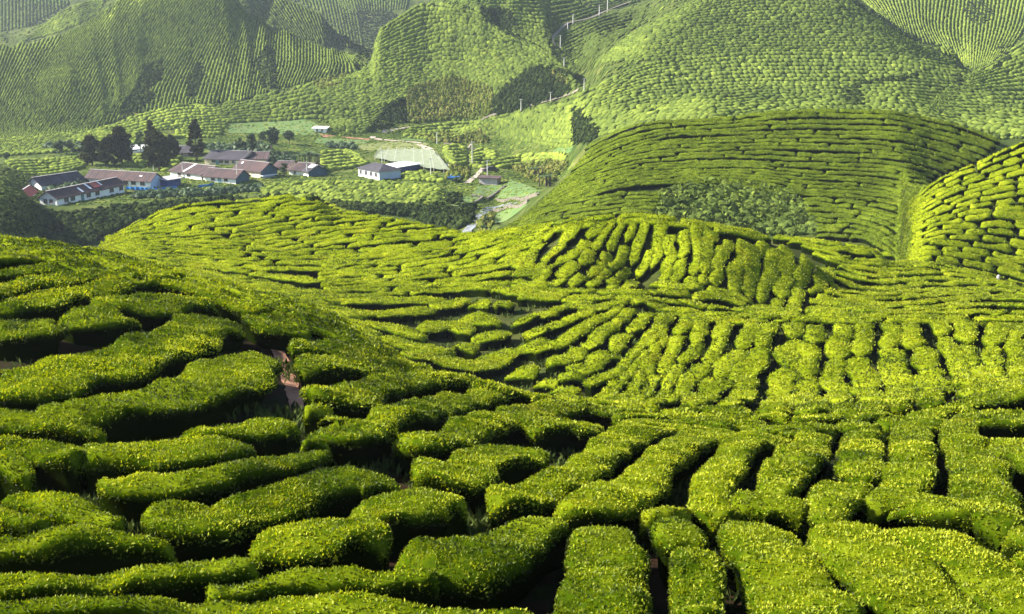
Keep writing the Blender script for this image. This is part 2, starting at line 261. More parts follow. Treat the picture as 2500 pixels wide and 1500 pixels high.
# ------------------------------------------------------------------ hedges
CR={'c1':(0,560,2.749),'c2':(800,480,2.749),'c3':(1600,480,2.603),'c4':(0,1000,2.749),'c5':(800,960,2.748),'c6':(1600,960,2.748),'c7':(0,280,3.0925),'c8':(600,260,3.0925),'g':(0,0,1)}
def px(c,pts):
    a,b,s=CR[c]; return [(a+p[0]/s,b+p[1]/s)+tuple(q/s for q in p[2:]) for p in pts]
def resample(P,n):
    P=np.asarray(P,float)
    if len(P)==1: P=np.vstack([P,P+0.01])
    d=np.concatenate([[0],np.cumsum(np.hypot(*(np.diff(P[:,:2],axis=0).T)))]); t=np.linspace(0,d[-1],n)
    return np.stack([pchip(d,P[:,k],t) if len(P)>2 else np.interp(t,d,P[:,k]) for k in range(P.shape[1])],1)
def to_world(P,cap=(0.3,1.3)):
    """image centre line + half width -> world centre line (x,y), half width vectors; split where the land jumps"""
    P=np.asarray(P,float); L=np.hypot(*np.diff(P[:,:2],axis=0).T).sum(); n=max(6,int(L/6)); Q=resample(P,n)
    d=np.gradient(Q[:,:2],axis=0); d/=np.maximum(np.hypot(d[:,0],d[:,1]),1e-6)[:,None]; nn=np.stack([-d[:,1],d[:,0]],1)
    c=hit(Q[:,0],Q[:,1]); a=hit(*(Q[:,:2]+nn*Q[:,2:3]).T); b=hit(*(Q[:,:2]-nn*Q[:,2:3]).T)
    def ok(p): return ~np.isnan(p[:,0])&(np.abs(np.log(np.where(np.isnan(p[:,1]),1,p[:,1])/c[:,1]))<0.12)
    oa,ob=ok(a),ok(b)
    va=np.where(oa[:,None],a-c,0); vb=np.where(ob[:,None],c-b,0); k=(oa.astype(int)+ob)[:,None]
    h=np.where(k>0,(va+vb)/np.maximum(k,1),np.nan)
    off=np.where((oa&ob)[:,None],(a+b)/2-c,0)
    ctr=c+off*0.5
    good=~np.isnan(ctr[:,0])
    # world perpendicular width
    segs=[];cur=[]
    for i in range(n):
        if good[i] and (not cur or abs(math.log(c[i,1]/c[cur[-1],1]))<0.09 or n<10): cur.append(i)
        else:
            if len(cur)>=3: segs.append(cur)
            cur=[i] if good[i] else []
    if len(cur)>=3: segs.append(cur)
    out=[]
    for s in segs:
        w=ctr[s][:,:2]; t=np.gradient(w,axis=0); t/=np.maximum(np.hypot(t[:,0],t[:,1]),1e-6)[:,None]; m=np.stack([-t[:,1],t[:,0]],1)
        hh=h[s][:,:2]; wd=np.abs((hh*m).sum(1)); fb=Q[s,2]*c[s,1]/F
        wd=np.where(np.isnan(wd),fb,wd); wd=np.clip(wd,cap[0],cap[1])
        if len(wd)>4: wd=np.convolve(np.pad(wd,2,mode='edge'),np.ones(5)/5,'valid')
        out.append((w,wd))
    return out
PO=np.array([-.66,-.72,-.88,-1.0,-1.02,-.95,-.82,-.50,0,.50,.82,.95,1.02,1.0,.88,.72,.66])
PD=np.array([1.12,.62,.40,.30,.17,.065,.02,.0,-.01,.0,.02,.065,.17,.30,.40,.62,1.12])
def strip(w,wd,ds,seed,prof=None,lump=0.06):
    """hedge body vertices: rounded trapezoid cross-section swept along the line"""
    L=np.concatenate([[0],np.cumsum(np.hypot(*np.diff(w,axis=0).T))]); tot=L[-1]
    n=max(5,int(tot/ds)+1); t=np.linspace(0,tot,n); q=np.clip(t,0,tot)
    r=min(float(np.mean(wd))*0.9,tot*0.45); e0=np.minimum(q,tot-q)
    # cluster samples near the ends
    x=np.linspace(0,1,n); t=tot*(x-0.6*np.sin(2*np.pi*x)/(2*np.pi)) if n<40 else t
    cx=np.interp(t,L,w[:,0]); cy=np.interp(t,L,w[:,1]); hw=np.interp(t,L,wd)
    e=np.minimum(t,tot-t)/max(r,1e-3); e=np.clip(e,0,1); ef=np.sqrt(np.clip(1-(1-e)**2.4,0.004,1))
    d=np.gradient(np.stack([cx,cy],1),axis=0); d/=np.maximum(np.hypot(d[:,0],d[:,1]),1e-6)[:,None]; m=np.stack([-d[:,1],d[:,0]],1)
    po,pd=(PO,PD) if prof is None else prof
    wa=0.14 if cy.mean()<45 else 0.20; nl=fbm(cx*0.7+seed,cy*0.7,2)*wa; nr=fbm(cx*0.7-seed,cy*0.7+50,2)*wa
    hwL=hw*(1+nl)*ef; hwR=hw*(1+nr)*ef
    O=np.where(po[None,:]<0,hwL[:,None]*po[None,:],hwR[:,None]*po[None,:])
    X=cx[:,None]+m[:,0:1]*O; Y=cy[:,None]+m[:,1:2]*O; Y=np.maximum(Y,5)
    base=zat(X.ravel(),Y.ravel()).reshape(X.shape)
    drop=pd[None,:]*HT*np.ones_like(X)+ (1-ef)[:,None]**2*HT*0.35*(pd[None,:]<1)
    nz=fbm(X*1.1+seed*3,Y*1.1,3)*lump*(1.3-pd[None,:])+fbm(X*3.1,Y*3.1,2)*0.025
    return np.stack([X,Y,base-drop+nz],-1)
def quads(n,m):
    i=np.arange(n*m).reshape(n,m); return np.stack([i[:-1,:-1],i[:-1,1:],i[1:,1:],i[1:,:-1]],-1).reshape(-1,4)
def leaves_on(G,size,dens,rng,up=0.35,side=0.6):
    """leaf blades scattered over a grid surface G[n,m,3]"""
    a=G[:-1,:-1];b=G[:-1,1:];c=G[1:,1:];d=G[1:,:-1]
    nrm=np.cross(c-a,b-d); ar=np.linalg.norm(nrm,axis=-1)/2; nrm=nrm/np.maximum(np.linalg.norm(nrm,axis=-1,keepdims=True),1e-9)
    nrm=np.where(nrm[...,2:3]<0,-nrm,nrm) if (nrm[...,2].mean()<0) else nrm
    m=G.shape[1]; wt=np.ones(ar.shape)
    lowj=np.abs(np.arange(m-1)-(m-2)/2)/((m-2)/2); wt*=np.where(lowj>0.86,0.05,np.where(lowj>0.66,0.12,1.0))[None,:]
    pr=(ar*wt).ravel(); tot=pr.sum(); N=int(tot*dens)
    if N<4: return np.zeros((0,3)),np.zeros((0,4),int),np.zeros(0)
    k=rng.choice(len(pr),N,p=pr/tot); i,j=np.unravel_index(k,ar.shape); s=rng.random((N,1)); t=rng.random((N,1))
    P=a[i,j]*(1-s)*(1-t)+b[i,j]*(1-s)*t+c[i,j]*s*t+d[i,j]*s*(1-t)
    n=nrm[i,j]; low=lowj[j]
    ax=n*0.7+rng.normal(0,0.72,(N,3)); ax[:,2]+=up; ax/=np.linalg.norm(ax,axis=1,keepdims=True)
    sd=np.cross(ax,rng.normal(0,1,(N,3))); sd/=np.linalg.norm(sd,axis=1,keepdims=True)
    sz=size*(0.6+0.8*rng.random((N,1))); P=P+n*(rng.random((N,1))-0.45)*size*0.9
    nn=np.cross(ax,sd)
    p0=P-ax*sz*0.45; p1=P+sd*sz*0.24+nn*sz*0.06; p2=P+ax*sz*0.55; p3=P-sd*sz*0.24+nn*sz*0.06
    Vv=np.stack([p0,p1,p2,p3],1).reshape(-1,3)
    lf=np.clip((-P[:,0]+1)/6,0,1)*(P[:,1]<48); base=0.64-0.15*lf+(0.16+0.12*lf)*fbm(P[:,0]*0.45,P[:,1]*0.45,3)+0.15*fbm(P[:,0]*2.2,P[:,1]*2.2,2)  # left foreground darker: slope shade put into the tint, plus mature leaf tone
    tint=base+rng.normal(0,0.14,N)-0.6*np.clip((low-0.45)/0.3,0,1)  # side leaves darkened: woody skirt and side shade both put into the tint
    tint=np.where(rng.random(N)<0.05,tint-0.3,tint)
    Fv=np.arange(4*N).reshape(N,4)
    return Vv,Fv,np.repeat(np.clip(tint,0,1),4)
HID=[0]
def hedge_mesh(w,wd,D,rng):
    HID[0]+=1; seed=HID[0]*7.31
    ds=0.22 if D<25 else 0.3 if D<45 else 0.5
    prof=None
    if D>60: prof=(PO[[0,2,4,6,8,10,12,14,16]],PD[[0,2,4,6,8,10,12,14,16]])
    G=strip(w,wd,ds,seed,prof,lump=0.10)
    size=max(0.052,D*0.0030) if D<60 else 0.10+D*0.0008; dens=1.35/(size*size*0.5)
    if D>40: dens*=0.85
    if D>100: dens*=0.6
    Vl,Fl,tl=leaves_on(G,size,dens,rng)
    n,m=G.shape[:2]; low=np.abs(PO[None,:] if prof is None else prof[0][None,:]); pdr=(PD if prof is None else prof[1])
    bt=np.broadcast_to((np.clip(0.60-1.9*pdr,-.35,1) if D>40 else np.clip(0.36-1.6*pdr,-.35,1))[None,:],(n,m)).ravel() + 0.12*fbm(G[...,0]*0.5,G[...,1]*0.5,2).ravel()  # body tint bright on top, dark down the sides: shade painted in
    nb=n*m; vv=np.vstack([G.reshape(-1,3),Vl]) if len(Vl) else G.reshape(-1,3)
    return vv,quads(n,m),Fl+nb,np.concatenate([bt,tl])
def build_hedge(segs,D,rng,label,group,name='tea_hedge',cat='tea hedge',kind=None):
    vs=[];qb=[];ql=[];ts=[];off=0
    for (w,wd) in segs:
        Di=float(np.median(w[:,1]))
        v,a,b,t=hedge_mesh(w,wd,Di,rng); vs.append(v); qb.append(a+off); ql.append(b+off); ts.append(t); off+=len(v)
    v=np.vstack(vs); qb=np.vstack(qb); ql=np.vstack(ql) ; far=D>52
    mi=[np.zeros(len(qb)),np.ones(len(ql))]
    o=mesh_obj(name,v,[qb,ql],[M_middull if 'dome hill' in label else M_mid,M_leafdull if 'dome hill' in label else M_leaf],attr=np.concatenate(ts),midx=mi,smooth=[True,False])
    return tag(o,label,cat,group,kind)

NEAR=[] # (crop, pts, label)
def H(c,pts,lab): NEAR.append((px(c,pts),lab))
# --- nearest rows, traced one by one
H('c4',[(-150,1345,50),(0,1345,55),(500,1335,55),(1000,1325,60),(1500,1300,70),(2000,1290,75),(2474,1330,70),(3000,1360,55),(3500,1390,45),(3760,1430,25)],'very long bright tea hedge running along the bottom edge of the photo')
H('c4',[(1380,1215,20),(1650,1150,50),(2000,1110,60),(2474,1130,55),(2750,1120,45),(2950,1150,20)],'bright tea hedge just above the bottom-edge one, left of centre')
H('c4',[(-150,1180,60),(0,1170,60),(400,1140,70),(800,1090,80),(1200,1060,75),(1500,1040,60),(1730,1060,25)],'long dark tea hedge at bottom left, above the bright bottom-edge rows')
H('c4',[(-150,860,85),(0,865,85),(300,860,90),(600,840,72),(900,865,60),(1170,895,22)],'wide dark tea hedge at bottom left, third row up from the bottom corner')
H('c4',[(20,560,30),(250,590,65),(450,640,75),(620,680,60),(820,730,25)],'rounded tea hedge at left, lower end thinning into weeds')
H('c4',[(-150,600,50),(0,650,45),(150,700,45),(330,735,22)],'small narrow tea hedge crossing the left edge, lit along its top')
H('c4',[(-150,310,90),(0,330,90),(100,380,75),(180,440,30)],'dark rounded tea hedge end cut by the left edge')
H('c4',[(0,180,25),(200,230,60),(350,280,85),(520,350,55)],'short tea hedge near the left edge with a bright hanging side')
H('c4',[(560,345,45),(800,300,90),(1000,275,95),(1250,270,85),(1500,250,75),(1710,225,30)],'long dark tea hedge with ragged bright front, left of the red path end')
H('c4',[(1170,150,25),(1400,140,50),(1650,110,65),(1850,80,65),(2010,90,30)],'tea hedge ending right below the foot of the red path')
H('c4',[(660,450,20),(850,485,62),(1200,480,58),(1450,450,50),(1600,400,60),(1800,350,60),(2000,295,60),(2160,250,35)],'slender long tea hedge rising right, just below the red path')
H('c4',[(2010,205,10),(2100,205,18),(2220,217,8)],'tiny tea bush by the lower end of the red path')
H('c4',[(950,700,40),(1150,715,110),(1400,730,120),(1650,650,110),(1900,590,105),(2150,490,110),(2350,450,95),(2550,460,60),(2680,485,20)],'huge tea hedge swelling at its left end, lower left foreground')
H('c5',[(-520,1010,40),(-380,970,95),(-200,930,115),(0,900,105),(200,900,110),(380,960,70)],'broad tea hedge with a dark deep front beside the bare soil')
H('c5',[(120,760,50),(300,760,85),(500,730,110),(700,700,90),(850,710,50),(930,722,20)],'tea hedge with a pointed right end beside the red soil patch')
H('c5',[(430,1130,40),(600,1130,120),(850,1120,190),(1050,1050,195),(1250,960,150),(1450,860,90),(1580,820,40)],'large tea hedge in the bottom centre with a tall shaded right side')
H('c5',[(575,510,40),(720,510,90),(880,500,120),(1020,440,105),(1150,410,95),(1300,400,65),(1460,425,25)],'thick short tea hedge, front bulging, in the centre foreground')
H('c5',[(445,295,30),(600,310,80),(800,280,85),(1000,210,90),(1200,140,80),(1400,100,60),(1600,70,35),(1720,60,15)],'long tea hedge rising right in the centre, above the bulging one')
H('c5',[(-60,190,30),(80,230,100),(250,210,100),(450,130,80),(650,80,75),(850,40,60),(1050,15,40),(1180,10,15)],'tea hedge with a hanging leafy left end right of the red path foot')
H('c5',[(1375,225,22),(1500,210,62),(1620,210,68),(1745,240,25)],'lone round tea bush in the centre foreground with weeds below')
H('c5',[(1550,125,12),(1700,90,35),(1900,95,42),(2030,125,18)],'short tea hedge behind the lone round tea bush')
H('c5',[(1095,705,30),(1300,660,90),(1500,590,95),(1700,500,105),(1850,380,115),(2000,280,100),(2150,220,80),(2310,180,40)],'long diagonal tea hedge starting beside the red soil patch')
H('c5',[(1520,735,25),(1750,730,70),(1950,680,130),(2120,560,140),(2250,430,110),(2400,330,90),(2550,270,70),(2690,235,20)],'second long diagonal tea hedge, right of the one by the red soil')
H('c6',[(400,800,120),(370,720,170),(380,640,165),(450,500,135),(530,400,110),(650,310,95),(780,275,35)],'third diagonal tea hedge, wide at its lower end, right of centre')
H('c6',[(-90,780,25),(60,765,60),(220,790,50)],'low tea bush filling the gap under the third diagonal hedge')
H('c6',[(790,690,110),(820,600,145),(880,510,150),(960,420,160),(1010,350,150),(1080,290,90)],'fourth diagonal tea hedge with a straight dark gap on each side')
H('c6',[(540,755,25),(700,735,62),(900,760,52),(970,790,20)],'small tea hedge across the foot of the fourth diagonal hedge')
H('c6',[(1150,840,130),(1170,740,180),(1230,650,190),(1310,580,120)],'domed tea hedge end facing the camera, right foreground')
H('c6',[(1380,570,80),(1350,480,175),(1370,380,175),(1370,300,115),(1420,260,50)],'tea hedge directly behind the domed one in the right foreground')
H('c6',[(1690,640,120),(1690,540,205),(1720,420,175),(1710,310,165),(1730,230,150),(1830,175,60)],'straight upright tea hedge with a wide dark gap along its right')
H('c6',[(1455,740,40),(1600,700,85),(1800,730,85),(2000,790,60),(2130,830,30)],'tea hedge lying crosswise with a long shaded front at right')
H('c6',[(2330,880,120),(2250,780,210),(2200,660,235),(2170,520,220),(2110,400,170),(2060,290,145),(2020,190,100)],'very long wide tea hedge climbing near the right edge')
H('c6',[(2070,115,20),(2250,150,65),(2480,175,85),(2640,190,85)],'tea hedge crossing the right edge below the long thin band')
H('c6',[(2290,370,30),(2400,330,70),(2520,400,120),(2620,480,120)],'tea hedge cut by the right edge beside a brown gap')
H('c6',[(120,840,130),(180,930,190),(210,1010,190)],'short tea hedge above the narrow column, left of the bare soil spot')
H('c6',[(240,1080,150),(280,1200,185),(300,1350,195),(290,1520,195)],'narrow tea hedge column at the bottom with dark gaps each side')
H('c5',[(1870,845,190),(1850,930,260),(1840,1030,285),(1880,1110,290),(1860,1220,350),(1850,1350,370),(1830,1540,380)],'big upright tea hedge pinched in the middle at bottom centre')
H('c6',[(670,830,180),(700,920,260),(760,1020,275),(830,1110,290),(910,1230,310),(1000,1370,345),(1080,1520,370)],'big tea hedge leaning right at the bottom, round top beside soil')
H('c6',[(1230,870,150),(1270,940,220),(1370,1040,235),(1530,1150,245),(1700,1290,255),(1880,1430,265),(2010,1540,270)],'long bottom tea hedge between two dark slanting gaps')
H('c6',[(1560,870,30),(1850,960,110),(2060,1060,170),(2230,1190,195),(2400,1310,200),(2580,1440,205)],'outermost slanting tea hedge toward the bottom right corner')
H('c6',[(2340,935,25),(2474,950,55),(2640,970,70)],'low tea hedge crossing the right edge above the corner')
H('c6',[(2420,1070,30),(2520,1100,60),(2680,1150,80)],'small tea hedge on the right edge near the bottom right corner')
# --- left hillside
H('c1',[(-150,1270,50),(0,1270,50),(300,1290,50),(550,1320,40),(700,1345,15)],'tea hedge running down to the right under the two big dark ones')
H('c1',[(190,1235,20),(500,1220,65),(800,1160,100),(1100,1110,115),(1350,1030,150),(1550,940,170),(1690,875,125),(1760,845,50)],'huge dark tea hedge beside the red path, thick at its upper end')
H('c1',[(-150,1030,160),(0,1030,160),(200,1010,125),(450,950,110),(700,890,130),(950,810,130),(1200,710,145),(1400,620,95),(1620,610,25)],'second huge dark tea hedge from the red path, reaching the left edge')
H('c1',[(-100,660,130),(120,650,130),(260,620,80),(380,620,20)],'stubby tea hedge at the left edge above a deep black gap')
H('c1',[(390,570,35),(550,570,80),(750,590,70),(940,590,22)],'short sunlit tea hedge with black shade beneath, left hillside')
H('c1',[(600,480,25),(850,475,60),(1100,490,62),(1300,475,40),(1450,490,12)],'tea hedge directly above the short sunlit one')
H('c1',[(-150,550,30),(0,530,35),(150,480,50),(350,450,60),(550,410,50),(750,370,40),(890,350,18)],'long tea hedge from the left edge, fourth below the crest')
H('c1',[(-150,410,40),(0,390,40),(200,350,45),(400,320,40),(600,290,25),(700,280,10)],'long tea hedge from the left edge, third below the crest')
H('c1',[(-150,290,25),(0,290,25),(250,260,40),(500,230,35),(660,220,12)],'tea hedge from the left edge, second below the crest')
H('c1',[(-150,200,25),(0,190,28),(150,190,22),(270,180,12)],'small tea hedge from the left edge, nearest the crest')
H('c1',[(1640,560,15),(1800,620,48),(1950,650,50),(2080,695,18)],'oval tea hedge above the top of the red path')
H('c1',[(1965,805,25),(2100,775,58),(2300,785,55),(2550,850,40),(2760,890,20)],'upper tea hedge of the right side of the red path')
H('c1',[(2045,920,35),(2150,895,75),(2400,890,68),(2650,915,45),(2960,945,15)],'second tea hedge down on the right side of the red path')
H('c1',[(2120,1110,45),(2300,1100,90),(2550,1035,72),(2800,995,60),(3050,975,40),(3200,990,12)],'third tea hedge down on the right side of the red path')
H('c1',[(2040,1200,10),(2130,1200,18),(2250,1215,8)],'tiny tea bush at the right side of the red path foot')
H('c2',[(940,1285,20),(1150,1285,45),(1350,1315,30),(1520,1350,10)],'tea hedge just below the crest of the near spur')
H('c2',[(1530,1320,10),(1700,1370,25),(2000,1390,25),(2200,1400,15)],'low tea hedge at the meeting of near spur and hollow')
# --- hollow beyond the spur
def K(c,l,lab):
    for i,p in enumerate(l): NEAR.append((px(c,p),lab%('first second third fourth fifth sixth seventh eighth ninth tenth eleventh twelfth'.split()[i])))
K('c2',[[(250,850,15),(400,870,28),(640,950,15)],[(640,890,20),(800,860,45),(960,910,20)],[(870,820,20),(1000,820,45),(1150,850,20)],[(970,960,25),(1100,930,38),(1230,900,20)]],'%s dark tea hedge from the left, upper row in the shady hollow')
K('c2',[[(340,940,12),(600,1000,28),(860,1050,12)],[(840,1000,15),(910,1005,28),(985,1040,12)],[(440,1040,12),(750,1080,30),(1000,1130,45),(1200,1050,55),(1290,1010,25)],[(1300,990,25),(1385,990,58),(1470,1020,25)]],'%s dark tea hedge from the left, middle row in the shady hollow')
K('c2',[[(1210,1180,25),(1300,1170,45),(1390,1190,25)],[(1540,1215,15),(1630,1200,32),(1720,1210,15)],[(1390,1240,12),(1460,1235,25),(1540,1260,12)],[(1490,1290,12),(1580,1290,22),(1660,1310,12)]],'%s tea bush from the left, lowest row in the shady hollow')
K('c2',[[(90,700,15),(500,690,22),(800,690,15)],[(90,790,12),(300,780,22),(500,790,15)],[(470,780,15),(600,760,32),(700,745,15)],[(700,740,20),(830,720,38),(960,690,18)],[(960,720,15),(1030,710,30),(1080,730,12)],[(1110,720,22),(1170,710,38),(1225,730,20)]],'%s tea hedge from the left along the top of the shady hollow')
# --- thin bands where the land rolls away
K('c6',[[(70,110,12),(180,110,30),(280,120,12)],[(270,110,15),(430,115,32),(640,140,15)],[(640,150,12),(760,150,30),(880,175,12)],[(890,170,15),(1080,165,30),(1280,160,15)],[(1270,150,12),(1450,150,28),(1620,140,12)]],'%s tea hedge from the left, thin band across the dip at right')
K('c6',[[(170,160,10),(330,190,25),(500,235,12)],[(480,190,10),(650,215,25),(830,240,12)],[(820,250,12),(950,255,25),(1080,265,10)],[(890,215,12),(1050,225,24),(1200,235,10)],[(1190,205,10),(1340,210,24),(1500,220,10)]],'%s tea hedge from the left, lower thin band at right')
H('c6',[(1520,180,20),(1700,165,35),(1870,130,40),(2060,80,35),(2300,20,35),(2560,-30,40)],'long thin tea hedge sweeping up to the right edge along the dip')

# --- row fields between guide lines: (crop, guides, rows between, name, bush length m, gap chance)
ORD='first second third fourth fifth sixth seventh eighth ninth tenth eleventh twelfth thirteenth fourteenth fifteenth sixteenth seventeenth eighteenth nineteenth twentieth'.split()
def ordn(i):
    if i<20: return ORD[i]
    n=i+1; return '%d%s'%(n,'th' if 10<=n%100<=20 else {1:'st',2:'nd',3:'rd'}.get(n%10,'th'))
def rows_between(guides,counts,n=60):
    R=[resample(np.array(g,float),n) for g in guides]; rows=[]
    for k in range(len(R)-1):
        for j in range(counts[k]): rows.append(R[k]+(R[k+1]-R[k])*j/counts[k])
    rows.append(R[-1]); return rows
FIELDS=[
 ('c3',[[(50,740),(20,880),(-60,1050),(-150,1250),(-250,1370)],[(450,780),(420,880),(330,1010),(200,1180),(60,1300)],[(720,800),(700,930),(620,1080),(560,1250),(430,1330)],[(880,800),(860,900),(850,1100),(760,1280),(740,1360)],[(1180,800),(1190,950),(1140,1150),(1200,1300),(1230,1380)],[(1490,800),(1500,950),(1540,1150),(1560,1370)],[(1780,780),(1900,1000),(1950,1150),(1990,1250)],[(2160,800),(2140,1000),(2200,1170),(2340,1230)],[(2450,800),(2440,1000),(2500,1200),(2600,1280)]],[3,2,1,2,2,2,2,2],'the right middle field','left','top',(3.0,7),0.9,(0.35,0.95)),
 ('c2',[[(1240,850),(1500,765),(1760,700)],[(1470,1120),(1650,1040),(1850,900),(2050,760)],[(1780,1260),(2000,1130),(2130,960),(2260,810)],[(1935,1400),(2100,1180),(2220,980),(2251,781)]],[3,2,2],'the diagonal field beyond the hollow','left','bottom',(3,8),0.9,(0.35,0.95)),
 ('c3',[[(30,130),(20,300),(-30,440)],[(105,220),(95,360),(40,520)],[(270,180),(250,380),(215,540)],[(470,270),(410,400),(390,560)],[(670,275),(610,450),(590,620)],[(860,330),(830,500),(770,690)],[(1000,380),(930,560),(860,720)],[(1100,440),(1050,570),(990,600)]],[1,2,2,2,2,1,1],'the bright mound face','left','top',(3.5,9),0.9,(0.35,0.75)),
 ('c2',[[(1400,200),(1270,330),(1240,420),(1380,520)],[(1850,150),(1700,330),(1480,470),(1400,560)],[(2000,160),(1900,330),(1850,450),(1640,590)],[(2215,150),(2200,320),(2120,480),(2020,600)]],[3,2,3],'the shaded curl beside the bright mound','left','top',(1.5,4),0.85,(0.35,0.8)),
 ('c2',[[(-60,665),(500,645),(1000,610),(1350,640),(1600,670)],[(-60,585),(400,560),(870,510),(1200,440),(1400,400)],[(-60,500),(400,450),(850,370),(1250,270),(1500,200)],[(-60,400),(400,365),(750,310),(1050,240),(1450,185)]],[3,4,3],'the central hill','bottom','left',(4,10),0.93,(0.35,0.9)),
 ('c2',[[(1250,560),(1400,600),(1750,620),(2000,640),(2250,640)],[(1250,660),(1600,680),(1800,720),(2100,700),(2251,740)]],[2],'the foot of the shaded curl','top','left',(3,6),0.9,(0.35,0.9)),
 ('c3',[[(-20,540),(300,570),(700,690),(900,730)],[(30,700),(350,740),(700,760),(1000,780)]],[3],'the foot of the bright mound','top','left',(2.5,5),0.85,(0.35,0.9)),
 ('c3',[[(975,750),(1300,765),(1700,760),(2400,780)],[(975,660),(1200,680),(1500,700),(1800,690),(2100,640),(2400,650)],[(1110,560),(1250,600),(1450,620),(1700,590),(2100,575),(2400,600)],[(1160,430),(1400,500),(1700,480),(2000,500),(2300,560)],[(900,300),(1150,360),(1400,410),(1600,415),(1800,432),(2100,490)],[(760,250),(1100,285),(1300,310),(1450,400)]],[3,3,3,3,2],'the long right slope','bottom','left',(5,14),0.93,(0.35,0.9)),
 ('g',[[(215,606),(400,655),(600,705),(800,768),(950,835)],[(240,602),(420,645),(600,680),(720,704),(810,716)],[(262,590),(450,612),(650,616),(800,604),(950,586),(1160,568)],[(262,578),(400,572),(560,556),(720,531),(860,519),(900,519)],[(300,562),(380,520),(450,502),(543,493),(640,487),(700,479),(762,480)]],[6,6,8,6],'the left middle hill','bottom','left',(4,10),0.92,(0.3,0.85)),
 ('g',[[(2212,640),(2290,645),(2368,660),(2530,700)],[(2222,607),(2290,588),(2368,595),(2530,620)],[(2222,565),(2290,538),(2370,518),(2530,500)],[(2212,500),(2300,435),(2400,390),(2530,335)]],[4,5,9],'the far right bright hill','bottom','left',(2,5),0.85,(0.35,0.8)),
 ('c1',[[(480,95),(1000,240),(1500,365),(2000,500),(2474,690),(2700,880),(2900,960)],[(30,80),(690,300),(1100,350),(1480,460),(1700,530),(2200,690),(2474,800),(2700,900),(2900,965)]],[6],'the crest of the near spur','top','left',(4,9),0.9,(0.3,0.8)),
 ('c1',[[(-100,30),(200,70),(480,130)],[(-100,150),(200,160),(600,220)]],[3],'the upper left crest','top','left',(4,9),0.9,(0.35,0.8)),
 ('c3',[[(-60,735),(250,760),(560,790),(900,775)],[(900,760),(1400,785),(1800,790),(2400,815)]],[1],'the narrow band behind the right field','top','left',(5,9),0.9,(0.3,0.6)),
 ('c3',[[(-260,1400),(100,1400),(600,1420)],[(-200,1440),(300,1460),(900,1475)]],[2],'the dip in front of the right field','top','left',(4,8),0.9,(0.3,0.7)),
 ('g',[[(1150,572),(1309,553),(1418,533),(1549,525),(1700,543),(1773,554),(1850,568),(1884,578)],[(1150,582),(1309,566),(1418,548),(1549,538),(1700,553),(1773,564),(1850,578),(1900,592)]],[1],'the crest behind the bright mound','top','left',(4,9),0.9,(0.35,0.9)),
 ('g',[[(1430,357),(1540,311),(1600,299),(1750,291),(1910,273),(2040,269),(2170,273),(2255,289),(2350,308),(2440,342)],[(1385,430),(1500,368),(1650,330),(1900,322),(2150,322),(2300,350),(2400,385)],[(1320,490),(1450,430),(1600,400),(1800,392),(2000,400),(2150,405),(2280,430)],[(1250,545),(1400,490),(1550,450),(1750,445),(1950,470),(2100,480),(2220,500)]],[4,7,8],'the dome hill','top','left',(6,24),0.9,(0.45,1.15)),
 ('g',[[(1250,545),(1400,490),(1560,470),(1620,470)],[(1230,560),(1450,528),(1560,515),(1600,518)]],[5],'the lower left flank of the dome hill','top','left',(5,16),0.9,(0.45,1.15)),
 ('g',[[(1950,470),(2100,480),(2225,500)],[(1990,572),(2100,578),(2215,640)]],[8],'the lower right flank of the dome hill','top','left',(3,9),0.9,(0.45,1.15)),
]
CAND=[]  # (pixel area, segs, D, label)
def area_px(w,wd):
    s=np.hypot(*np.diff(w,axis=0).T).sum(); D=float(np.median(w[:,1])); z=float(zat(w[len(w)//2:len(w)//2+1,0],w[len(w)//2:len(w)//2+1,1])[0])
    return s*2*wd.mean()*(F/D)**2*max(0.15,-z/D+0.1)
rng=np.random.default_rng(5)
for P,lab in NEAR:
    WF=1.2 if 'shady hollow' in lab else .93 if P[0][1]<1010 and P[0][0]<700 else .885
    sg=to_world([p[:2]+(p[2]*WF,) for p in P],cap=(0.16,1.5))
    if sg: CAND.append((1e9 if len(sg)<3 else 1e9,sg,float(np.median(sg[0][0][:,1])),lab,'traced'))
